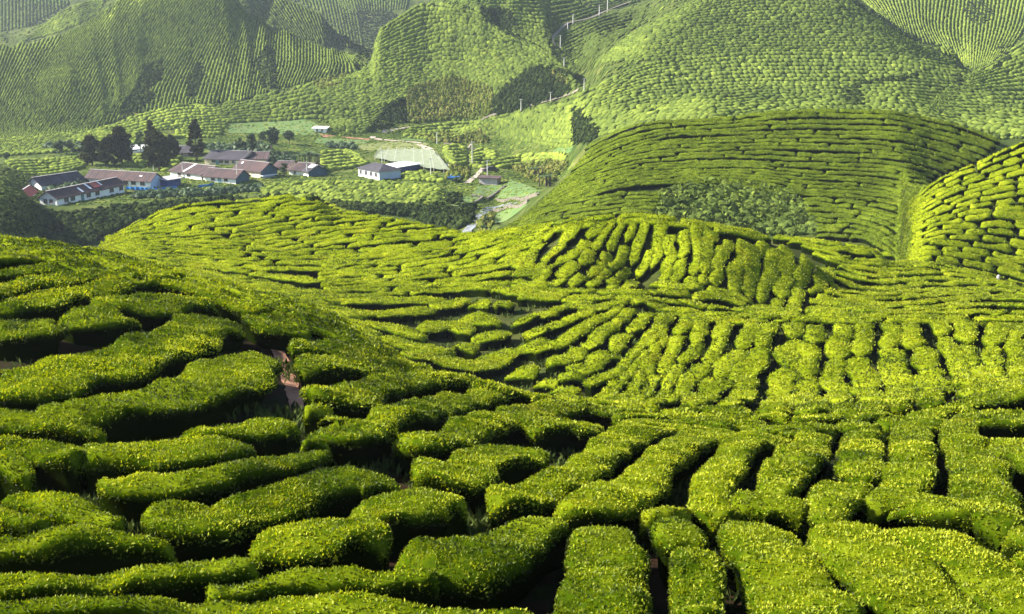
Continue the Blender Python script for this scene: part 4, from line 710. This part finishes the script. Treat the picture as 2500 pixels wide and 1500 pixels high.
def house(name,label,A,B,Cc,wall,roofh,mw,mr,cat='house',style='gable',wins=(),gwins=0,door=None,gable_mat=None,patches=(),group='village houses',hover=0.5,side_left=None):
    a,b,c=[ghit(*p)[0] for p in (A,B,Cc)]; D=a[1]; k=D/F
    z0=min(gz(a[0],a[1]),gz(b[0],b[1]),gz(c[0],c[1])); ex=(b-a)[:2]; Lx=float(np.hypot(*ex)); ex=ex/Lx; ey=np.array([-ex[1],ex[0]]); 
    if ey[1]<0: ey=-ey
    dep=abs(float((c-b)[:2]@ey)); dep=float(np.clip(dep,2.5,11)); Hw=wall*k; Hr=roofh*k
    root=bpy.data.objects.new(name,None); C.objects.link(root); root.location=(a[0],a[1],z0); root.rotation_euler=(0,0,math.atan2(ex[1],ex[0])); tag(root,label,cat,group)
    # local frame: x along the front, y back, z up
    w=MB(); base=-0.8
    if style=='mono': ht=[Hw,Hw,Hw+Hr,Hw+Hr]
    else: ht=[Hw]*4
    vs=[(0,0,base),(Lx,0,base),(Lx,dep,base),(0,dep,base),(0,0,ht[0]),(Lx,0,ht[1]),(Lx,dep,ht[2]),(0,dep,ht[3])]
    if style=='gable': vs+=[(0,dep/2,Hw+Hr),(Lx,dep/2,Hw+Hr)]; fs=[[0,1,5,4],[1,2,6,9,5],[2,3,7,6],[3,0,4,8,7]]
    else: fs=[[0,1,5,4],[1,2,6,5],[2,3,7,6],[3,0,4,7]]
    w.add(vs,fs); w.build('wall',mw,root)
    if gable_mat:
        g=MB()
        for f in ([[1,2,6,9,5]] if style=='gable' else [[1,2,6,5]]): g.add([(vs[i][0]+0.03,vs[i][1],vs[i][2]) for i in f],[list(range(len(f)))])
        g.build('gable_boards',gable_mat,root)
    r=MB(); e=hover; t=0.14; sl=Hr/(dep/2) if dep else 0
    def slab(p):  # four corners, thickness t
        r.add([(x,y,z) for x,y,z in p]+[(x,y,z+t) for x,y,z in p],[[0,3,2,1],[4,5,6,7],[0,1,5,4],[1,2,6,5],[2,3,7,6],[3,0,4,7]])
    if style=='gable':
        slab([(-e,-e,Hw-e*sl+.03),(Lx+e,-e,Hw-e*sl+.03),(Lx+e,dep/2,Hw+Hr+.03),(-e,dep/2,Hw+Hr+.03)])
        slab([(-e,dep/2+.01,Hw+Hr+.03),(Lx+e,dep/2+.01,Hw+Hr+.03),(Lx+e,dep+e,Hw-e*sl+.03),(-e,dep+e,Hw-e*sl+.03)])
        nseam=int(Lx/0.9)
        for i in range(1,nseam):   # sheet seams
            x=Lx*i/nseam; r.add([(x-.04,-e,Hw-e*sl+t+.03),(x+.04,-e,Hw-e*sl+t+.03),(x+.04,dep/2,Hw+Hr+t+.03),(x-.04,dep/2,Hw+Hr+t+.03),(x-.04,-e,Hw-e*sl+t+.08),(x+.04,-e,Hw-e*sl+t+.08),(x+.04,dep/2,Hw+Hr+t+.08),(x-.04,dep/2,Hw+Hr+t+.08)],[[4,5,6,7],[0,4,7,3],[1,2,6,5]])
        rf=r.build('roof',mr,root)
        cp=MB(); cp.box((Lx/2,dep/2,Hw+Hr+t+.05),(Lx+2*e,.35,.08)); cp.build('ridge_cap',M_grey,rf)
    elif style=='hip':
        q=min(dep,Lx)/2*0.9; P0=[(-e,-e,Hw),(Lx+e,-e,Hw),(Lx+e,dep+e,Hw),(-e,dep+e,Hw),(q,dep/2,Hw+Hr),(Lx-q,dep/2,Hw+Hr)]
        r.add(P0,[[0,1,5,4],[1,2,5],[2,3,4,5],[3,0,4],[0,3,2,1]]); rf=r.build('roof',mr,root)
    else:
        slab([(-e,-e,Hw+.03),(Lx+e,-e,Hw+.03),(Lx+e,dep+e,Hw+Hr+.03),(-e,dep+e,Hw+Hr+.03)]); rf=r.build('roof',mr,root)
    for (f0,f1,s0,s1,pm) in patches:   # sheets of another colour on the front slope
        p=MB(); zz=lambda s: Hw-e*sl+(Hr+e*sl)*s+t+.10; yy=lambda s: -e+(dep/2+e)*s
        p.add([(Lx*f0,yy(s0),zz(s0)),(Lx*f1,yy(s0),zz(s0)),(Lx*f1,yy(s1),zz(s1)),(Lx*f0,yy(s1),zz(s1))],[[0,1,2,3]]); p.build('roof_sheet',pm,rf)
    def win(x,z,wd,hg,side='front'):
        f=MB(); g=MB()
        def bx(m_,cx,cz,sx,sz,o,th):
            if side=='front': m_.box((cx,-o,cz),(sx,th,sz))
            elif side=='left': m_.box((-o,cx,cz),(th,sx,sz))
            else: m_.box((Lx+o,cx,cz),(th,sx,sz))
        bx(f,x,z+hg/2+.05,wd+.2,.1,.03,.1); bx(f,x,z-hg/2-.05,wd+.3,.1,.05,.14); bx(f,x-wd/2-.05,z,.1,hg,.03,.1); bx(f,x+wd/2+.05,z,.1,hg,.03,.1); bx(f,x,z,.05,hg,.03,.09)
        fo=f.build('window',M_grey,root); bx(g,x,z,wd,hg,.02,.05); g.build('pane',M_glass,fo)
    for fx in wins: win(Lx*fx,Hw*0.58,min(1.3,Lx*.1),Hw*0.42)
    for i in range(gwins): win(dep*(i+1)/(gwins+1),Hw*0.6,.9,Hw*.42,'left')
    if door is not None:
        d=MB(); d.box((Lx*door,-.05,Hw*.4),(1.0,.1,Hw*.8)); do=d.build('door',M_door,root); h=MB(); h.box((Lx*door+.35,-.13,Hw*.4),(.08,.06,.2)); h.build('handle',M_grey,do)
    return root
house('long_house','long white house nearest the ravine, brown roof with a red sheet',(140,502),(304,470),(335,452),22,15,M_white,M_roof,wins=(.13,.22,.45,.58,.8,.95),gwins=2,door=.36,patches=((.57,.68,.35,.95,M_red),(.5,.53,.3,.95,M_wsheet),(.36,.39,.15,.7,M_wsheet),(.69,.71,.45,.95,M_wsheet)))
house('small_house','small red roofed hut at the far left behind the dark slope',(50,473),(88,478),(100,466),17,12,M_white,M_red,wins=(.6,))
house('long_house','dark roofed house behind the left end of the white house',(102,466),(205,450),(225,438),14,16,M_white,M_roofd,wins=(.3,.7))
house('long_house','white house with brown roof and a gable tinted blue as shade, blue tarp in front',(212,447),(368,460),(406,455),18,15,M_white,M_roof,gable_mat=M_blue,wins=(.62,.74,.88),door=.5,patches=((.8,.84,.5,.6,M_wsheet),))  # right gable of a white house, its bluish shade put into the colour
house('shed','navy blue shed leaning on the shade-tinted gable',(409,458),(442,452),(446,443),17,3,M_navy,M_grey,cat='shed',style='mono')
house('row_house','brown roofed row house with one white roof sheet near the tarps',(416,429),(492,441),(520,425),14,15,M_white,M_roof,wins=(.3,.6),gable_mat=M_grey,patches=((.4,.46,.1,.95,M_wsheet),))
house('row_house','brown roofed row house with dark teal gable beside the tall pole',(497,442),(576,450),(607,441),15,15,M_white,M_roof,wins=(.3,.7),door=.5,gable_mat=M_teal)
house('row_house','brown roofed house with a big dark teal gable facing right',(572,427),(637,436),(665,428),17,17,M_cream,M_roof,wins=(.4,),gable_mat=M_teal,patches=((.1,.16,.6,.8,M_wsheet),))
house('long_house','cream walled long house at the back of the village',(500,401),(590,404),(606,390),13,15,M_cream,M_roofd,wins=(.25,.45,.6,.8),door=.35)
house('long_house','back house with brown roof right of the cream walled one',(594,402),(650,402),(664,389),13,12,M_cream,M_roof,wins=(.5,))
house('small_house','dark blue roofed house behind the tallest slim tree',(422,384),(468,384),(478,374),11,12,M_grey,M_roofd,wins=(.5,))
house('small_house','low brown roofed house half hidden by shrubs, right of the teal gable',(668,418),(702,419),(708,409),10,10,M_cream,M_roof,wins=(.5,))
house('small_house','brown roofed house with white front left of the small teal gable',(706,427),(742,429),(752,416),12,12,M_white,M_roof,wins=(.4,))
house('small_house','small house with dark teal gable and a white roof sheet below the banana clump',(740,429),(753,432),(786,425),12,13,M_white,M_roofd,gable_mat=M_teal,patches=((.1,.9,.55,.95,M_wsheet),))
house('white_house','lone white two storey house with dark hipped roof',(875,430),(926,441),(960,431),21,14,M_white,M_roofd,style='hip',wins=(.12,.38,.62,.85),gable_mat=M_blue)  # right wall painted blue to carry its shade
house('shed','low shed with white roof and navy walls behind the lone white house',(966,422),(1025,413),(1030,405),15,2,M_navy,M_wsheet,cat='shed',style='mono')
house('hut','grey board hut with one pale panel beside the terraces',(1170,449),(1214,452),(1235,446),15,2,M_grey,M_roof,cat='hut',style='mono',gable_mat=M_straww,door=None)
house('shed','small white shed alone by the far green field',(765,322),(796,325),(808,320),10,3,M_white,M_wsheet,cat='shed',style='mono',wins=(.3,.7))
house('shed','white walled building glimpsed between the dark conifers',(312,374),(345,374),(352,368),10,4,M_white,M_wsheet,cat='shed',style='mono')
house('shed','low pale blue lean-to at the foot of the big teal gable',(643,436),(672,431),(678,426),5,2,M_blue,M_wsheet,cat='shed',style='mono')
house('shed','tiny blue roofed shelter above the stream bank',(1097,438),(1118,438),(1121,434),4,1,M_tarp,M_tarp,cat='shelter',style='mono')
def tarp(label,pts,hp):
    h=[ghit(*p)[0] for p in pts]; m=MB(); r=MB()
    for i in range(len(h)-1):
        a,b=h[i],h[i+1]; za=gz(a[0],a[1]); zb=gz(b[0],b[1]); H_=hp*a[1]/F
        q=6
        for j in range(q):
            s,t=j/q,(j+1)/q; o1=0.12*((j%2)*2-1); o2=-o1
            p=a+(b-a)*s; p2=a+(b-a)*t
            m.add([(p[0],p[1]+o1,za-.3),(p2[0],p2[1]+o2,za-.3),(p2[0],p2[1]+o2,za+H_),(p[0],p[1]+o1,za+H_),(p[0],p[1]+o1+.04,za-.3),(p2[0],p2[1]+o2+.04,za-.3),(p2[0],p2[1]+o2+.04,za+H_),(p[0],p[1]+o1+.04,za+H_)],[[0,1,2,3],[5,4,7,6],[3,2,6,7]])
    o=m.build('tarp_fence',M_tarp); tag(o,label,'tarp fence','blue tarp fences')
tarp('blue tarp fence in front of the white house with shade-tinted gable',[(307,463),(345,465),(375,467),(433,463)],7)
tarp('short blue tarp fence before the row houses',[(484,458),(505,456),(522,452)],6)
# small terrace walls
def wall(label,pts,hm=0.45):
    h=ghit(*np.array(pts).T); m=MB()
    for i in range(len(h)-1):
        a,b=h[i],h[i+1]; n_=max(2,int(np.hypot(*(b-a)[:2])/1.2))
        for j in range(n_):
            p=a+(b-a)*((j+.5)/n_); d=(b-a)[:2]; l=np.hypot(*d); d=d/l; zz=float(gz(p[0],p[1])); r=random.uniform(.8,1.15)
            m.box((p[0],p[1],zz+hm*r/2-.2),(l/n_*.97,.5*r,hm*r+.4),((d[0],d[1],0),(-d[1],d[0],0),(0,0,1)))
    o=m.build('terrace_wall',M_stone); tag(o,label,'stone wall','stone terrace walls')
wall('pale stone wall along the front of the right terrace lawn',[(1212,488),(1260,486),(1314,477)])
wall('stone wall curving round the lower left terrace lawn',[(1118,512),(1140,505),(1168,492),(1178,484),(1150,479)])
wall('dark slanting stone wall between the two terrace lawns',[(1188,487),(1215,470),(1236,456)])
wall('stone edging beside the stream below the lawns',[(1205,515),(1240,505),(1290,492)],.5)
wall('short rubble wall above the river track',[(1085,352),(1120,358),(1160,366),(1210,372)],.5)
# ------------------------------------------------------------------ utility poles
POLES=[(298,413,437,'by the long white house'),(375,401,417,'behind the blue gable house'),(447,398,434,'between the row houses'),(515,368,396,'in front of the cream long house'),(580,394,448,'tallest, before the teal gables'),(750,395,431,'before the small teal gable'),(933,366,398,'behind the lone white house'),(1052,386,434,'tall pale one right of the navy shed'),(1153,346,402,'beside the river track bend'),(1067,323,352,'in the striped plot'),(1190,392,428,'at the track crossing'),(1272,243,276,'lowest on the hill track'),(1344,226,252,'second up the hill track'),(1426,193,224,'at the hill track shoulder'),(1377,142,168,'below the zigzag track'),(1368,88,118,'at the foot of the upper track'),(1386,55,74,'just above the track bend'),(1399,36,60,'mid upper track'),(1463,14,42,'near the top of the upper track'),(1483,-4,30,'topmost, at the frame top')]
for (u,t,b,lab) in POLES:
    h=ghit(u,b)[0]; 
    if np.isnan(h[0]): continue
    z=float(gz(h[0],h[1])); Hh_=(b-t)*h[1]/F; r=MB(); e=bpy.data.objects.new('utility_pole',None); C.objects.link(e); e.location=(h[0],h[1],z); tag(e,'thin pale utility pole, '+lab,'utility pole','utility poles')
    q=h[1]*0.00028+.03; r.tube([(0,0,-.5),(0,0,Hh_*.5),(0,0,Hh_)],[q*1.2,q,q*.85],6); r.build('shaft',M_pole,e)
    if Hh_>2: x=MB(); x.box((0,0,Hh_*.96),(1.3,.1,.12)); x.build('crossarm',M_pole,e)
# ------------------------------------------------------------------ trees
def tree(name,label,u,v,hp,wp,style='conifer',cat='tree',group='village trees'):
    h=ghit(u,v)[0]; k=h[1]/F; Ht=hp*k; Wd=wp*k/2*(1.35 if style=='conifer' else 1.15); z=float(gz(h[0],h[1])); r=np.random.default_rng(int(u*7+v))
    e=bpy.data.objects.new(name,None); C.objects.link(e); e.location=(h[0],h[1],z); tag(e,label,cat,group)
    t=MB(); ns=1 if style=='conifer' else 1; t.tube([(0,0,-.5),(r.normal(0,.1),0,Ht*.4),(r.normal(0,.25),0,Ht*.9)],[Ht*.022+.06,Ht*.016+.04,.03],7)
    nl=9
    for i in range(nl):
        a=r.random()*6.28; zz=Ht*r.uniform(.3,.85); ll=Wd*r.uniform(.5,.9); t.tube([(0,0,zz),(math.cos(a)*ll*.5,math.sin(a)*ll*.5,zz+ll*.15),(math.cos(a)*ll,math.sin(a)*ll,zz+ll*.35)],[.07,.05,.02],5)
    t.build('trunk',M_bark,e)
    n={'conifer':85,'round':34,'shrub':24}[style]; cs=[]
    for i in range(n):
        s=r.random()
        if style=='conifer':
            zz=Ht*(.16+.82*s); pr=Wd*(0.55+0.5*math.sin(math.pi*min(1,(s*0.9+.2))))*(1 if s<.75 else (1-s)/.25*.8+.2)
        elif style=='round': zz=Ht*(.35+.6*s); pr=Wd*math.sqrt(max(.05,1-(2*s-1)**2))
        else: zz=Ht*(.12+.8*s); pr=Wd*math.sqrt(max(.1,1-(s)**2))
        a=r.random()*6.28; q=pr*math.sqrt(r.random())*.85; cs.append((math.cos(a)*q,math.sin(a)*q,zz,Wd*r.uniform(.14,.34)))
    V_=[];T_=[]
    for (x,y,zz,R_) in cs:
        m=70; d=r.normal(0,1,(m,3)); d/=np.linalg.norm(d,axis=1,keepdims=True); p=np.array([x,y,zz])+d*R_*(r.random((m,1))**.4)*np.array([1,1,.8])
        ax=d*.7+r.normal(0,.6,(m,3)); ax/=np.linalg.norm(ax,axis=1,keepdims=True); sd=np.cross(ax,r.normal(0,1,(m,3))); sd/=np.linalg.norm(sd,axis=1,keepdims=True); s=R_*(.25+.25*r.random((m,1)))
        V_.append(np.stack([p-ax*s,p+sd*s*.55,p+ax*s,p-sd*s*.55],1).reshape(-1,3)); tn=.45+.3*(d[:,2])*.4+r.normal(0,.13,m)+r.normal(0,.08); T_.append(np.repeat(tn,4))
    V_=np.vstack(V_); o=mesh_obj('crown',V_,[np.arange(len(V_)).reshape(-1,4)],M_pine if style=='conifer' else M_broad,parent=e,attr=np.clip(np.concatenate(T_),0,1))
for a in [('conifer_tree','dark conifer leftmost of the tall group behind the roofs',226,404,70,46,'conifer'),('conifer_tree','darkest broad conifer with a bare leaning trunk below its crown',298,404,94,50,'conifer'),('conifer_tree','shorter dark conifer between the two left tall ones',264,408,72,38,'conifer'),
 ('conifer_tree','massive dark conifer directly behind the roof of the shade-tinted gable house',388,414,92,52,'conifer'),('conifer_tree','thin tall pale conifer rising behind the massive dark one',372,392,98,26,'conifer'),('conifer_tree','slender dark conifer right of the massive one',418,394,62,34,'conifer'),('conifer_tree','slim tall conifer standing alone before the long back roof',480,394,100,34,'conifer'),
 ('broadleaf_tree','round brown green tree by the pale track at left',148,378,34,30,'round'),('broadleaf_tree','small dark tree just right of the round one by the track',172,372,30,20,'round'),('broadleaf_tree','lone dark round tree near the left edge',18,394,22,17,'round'),
 ('broadleaf_tree','dark dense tree behind the right end of the back houses',617,380,56,30,'round'),('broadleaf_tree','low bushy tree left of the dense one behind the back houses',588,368,28,26,'round'),('broadleaf_tree','spreading grey green tree below the far green field',664,370,58,44,'round'),('broadleaf_tree','small grey green tree right of the spreading one',706,352,32,26,'round'),('broadleaf_tree','slight tree in front of the spreading grey green one',640,352,30,20,'round'),
 ('garden_shrub','tall green shrub between the teal gable and the small houses',695,432,36,24,'shrub'),('garden_shrub','yellow green shrub at the end of the back roof',667,402,14,16,'shrub'),('garden_shrub','shrub on the roadside near the hut',1118,445,14,26,'shrub'),
 ('broadleaf_tree','pale slender tree between the two dark conifers',345,380,60,22,'round'),('garden_shrub','yellowish bush beside the lower stream',1188,562,34,26,'shrub')]: tree(*a)
def banana(label,u,v,hp,wp,seed,group='banana clumps'):
    h=ghit(u,v)[0]; k=h[1]/F; Ht=hp*k; Wd=wp*k/2; z=float(gz(h[0],h[1])); r=np.random.default_rng(seed)
    e=bpy.data.objects.new('banana_plant',None); C.objects.link(e); e.location=(h[0],h[1],z); tag(e,label,'banana plant',group)
    t=MB(); V_=[];Fq=[];T_=[]
    for s in range(6):
        x,y=r.normal(0,Wd*.45),r.normal(0,Wd*.3); hh=Ht*r.uniform(.35,.62); t.tube([(x,y,-.4),(x+.1,y,hh)],[.18,.1],6)
        for j in range(9):
            a=r.random()*6.28; L=Ht*r.uniform(.3,.5); n0=len(V_); w_=L*.13; ca,sa=math.cos(a),math.sin(a)
            for q in range(6):
                tt=q/5; rr=L*tt*(.75); zz=hh+L*(.75*tt-.62*tt*tt); ww=w_*math.sin(math.pi*min(.97,tt*.9+.08))
                V_+= [(x+ca*rr-sa*ww,y+sa*rr+ca*ww,zz+.05),(x+ca*rr+sa*ww,y+sa*rr-ca*ww,zz+.05)]; T_+=[r.uniform(.4,1)]*2
            for q in range(5): Fq.append((n0+2*q,n0+2*q+1,n0+2*q+3,n0+2*q+2))
    t.build('stem',M_bark,e); mesh_obj('leaf_crown',V_,[np.array(Fq)],M_broad,parent=e,attr=T_)
for i,a in enumerate([('banana clump, left one above the small teal gable house',733,402,46,34),('banana clump, middle one above the small teal gable house',757,404,48,34),('banana clump, right one above the small teal gable house',780,404,44,28),('banana clump on the weedy bank left of the dome hill',1305,432,38,38),('dark banana clump against the foot of the dome hill',1332,456,42,42),('small banana clump low between the back houses and the fields',688,398,24,26)]): banana(*a,seed=i+3)
# netted seed bed: pale net on rows of stakes
def net():
    e=bpy.data.objects.new('seed_bed',None); C.objects.link(e); c=ghit(1005,390)[0]; e.location=(c[0],c[1],float(gz(c[0],c[1]))); tag(e,'pale netted seed bed behind the lone white house','seed bed')
    A=resample(np.array([(930,374),(1000,370),(1048,372),(1075,392)],float),24); B=resample(np.array([(915,392),(990,408),(1060,420),(1100,424)],float),24); t=np.linspace(0,1,8)[:,None,None]; G=A[None]*(1-t)+B[None]*t
    h=ghit(G[...,0].ravel(),G[...,1].ravel()); z=gz(h[:,0],h[:,1]); o=np.array(e.location)
    P=np.stack([h[:,0],h[:,1],z+0.9+.12*np.sin(np.arange(len(z))*1.7)],1)-o
    M_net=plain('green_grey_net',(0.17,0.20,0.12),0.9,0.25,0.8); mesh_obj('net',P,[quads(8,24)],M_net,parent=e,smooth=True)
    m=MB()
    for i in range(0,len(h),3): m.tube([(h[i,0]-o[0],h[i,1]-o[1],z[i]-o[2]-.3),(h[i,0]-o[0],h[i,1]-o[1],z[i]-o[2]+1.9)],[.05,.05],5)
    s=m.build('stakes',M_pole,e)
net()
# pale sack left among the rows
def sack():
    h=hit(2437,680)[0]; m=MB(); m.tube([(0,0,0),(0,0,.18),(0.02,0,.38),(0.02,0,.47)],[.15,.19,.15,.05],9); o=m.build('sack',M_grey); o.location=(h[0],h[1],h[2]-.1); tag(o,'small whitish sack left on the hedge near the right edge','sack')
sack()

def car(label,u,v,mat,ang):
    h=ghit(u,v)[0]; e=bpy.data.objects.new('parked_car',None); C.objects.link(e); e.location=(h[0],h[1],float(gz(h[0],h[1]))+.1); e.rotation_euler=(0,0,ang); tag(e,label,'car')
    pr=[(-2.1,.35),(-2.1,.85),(-1.2,.95),(-.75,1.42),(.75,1.45),(1.35,.98),(2.0,.88),(2.15,.6),(2.15,.35)]
    m=MB(); n=len(pr); m.add([(x,-.8,z) for x,z in pr]+[(x,.8,z) for x,z in pr],[list(range(n)),list(range(2*n-1,n-1,-1))]+[[i,(i+1)%n,n+(i+1)%n,n+i][::-1] for i in range(n)]); m.build('body',mat,e)
    g=MB(); g.box((0,0,1.18),(1.7,1.63,.34)); g.build('window_glass',M_glass,e)
    for x in(-1.35,1.35):
        for y in(-.78,.78):
            w_=MB(); w_.tube([(x,y-.1,.33),(x,y+.1,.33)],[.33,.33],12); w_.build('wheel',M_glass,e)
car('small dark car parked on the track above the grey hut',1198,421,plain('dark_car_paint',(0.03,0.02,0.03),0.35,0.1,1),0.3)
car('pale car on the track between the dark conifers',330,377,plain('pale_car_paint',(0.6,0.6,0.62),0.35,0.05,1),0.1)
# ------------------------------------------------------------------ camera, light, air
sc=bpy.context.scene
cam=bpy.data.cameras.new('camera'); co=bpy.data.objects.new('camera',cam); C.objects.link(co)
cam.sensor_width=36; cam.lens=36*F/W; cam.clip_start=0.1; cam.clip_end=5000; co.location=(0,0,0); co.rotation_euler=(math.pi/2-TH,0,0); sc.camera=co
EL,AZ=math.radians(33),math.radians(-82)   # azimuth from +Y (view direction), clockwise
sd=np.array([math.sin(AZ)*math.cos(EL),math.cos(AZ)*math.cos(EL),math.sin(EL)])
from mathutils import Vector
sun=bpy.data.lights.new('sun','SUN'); sun.energy=5.0; sun.angle=math.radians(0.6); sun.color=(1.0,0.93,0.80); so=bpy.data.objects.new('sun',sun); C.objects.link(so)
so.rotation_euler=Vector(sd).to_track_quat('Z','Y').to_euler()
w=bpy.data.worlds.new('World'); sc.world=w; w.use_nodes=True; nt=w.node_tree; bg=nt.nodes['Background']; sk=nt.nodes.new('ShaderNodeTexSky'); sk.sky_type='NISHITA'; sk.sun_disc=False
sk.sun_elevation=EL; sk.sun_rotation=AZ; nt.links.new(sk.outputs[0],bg.inputs[0]); bg.inputs[1].default_value=0.08
sc.view_settings.view_transform='Standard'; sc.view_settings.look='None'; sc.view_settings.exposure=1.75; sc.view_settings.gamma=1
sc.render.engine='CYCLES'; cy=sc.cycles; cy.max_bounces=5; cy.diffuse_bounces=2; cy.transmission_bounces=2; cy.glossy_bounces=1; cy.transparent_max_bounces=4; cy.volume_bounces=0; cy.use_denoising=True
if HAZE>0:
    m=bpy.data.materials.new('haze_air'); m.use_nodes=True; nt=m.node_tree; nt.nodes.clear(); pv=nt.nodes.new('ShaderNodeVolumePrincipled'); pv.inputs['Density'].default_value=HAZE; pv.inputs['Color'].default_value=(0.72,0.84,1,1); pv.inputs['Anisotropy'].default_value=0.2
    oo=nt.nodes.new('ShaderNodeOutputMaterial'); nt.links.new(pv.outputs[0],oo.inputs['Volume'])
    b=MB(); zmin=float(Zg.min())-1; zmax=max(float(Zg.max())+5,5); b.box((0,500,(zmin+zmax)/2),(1900,1080,zmax-zmin)); h=b.build('haze',m); tag(h,kind='stuff')
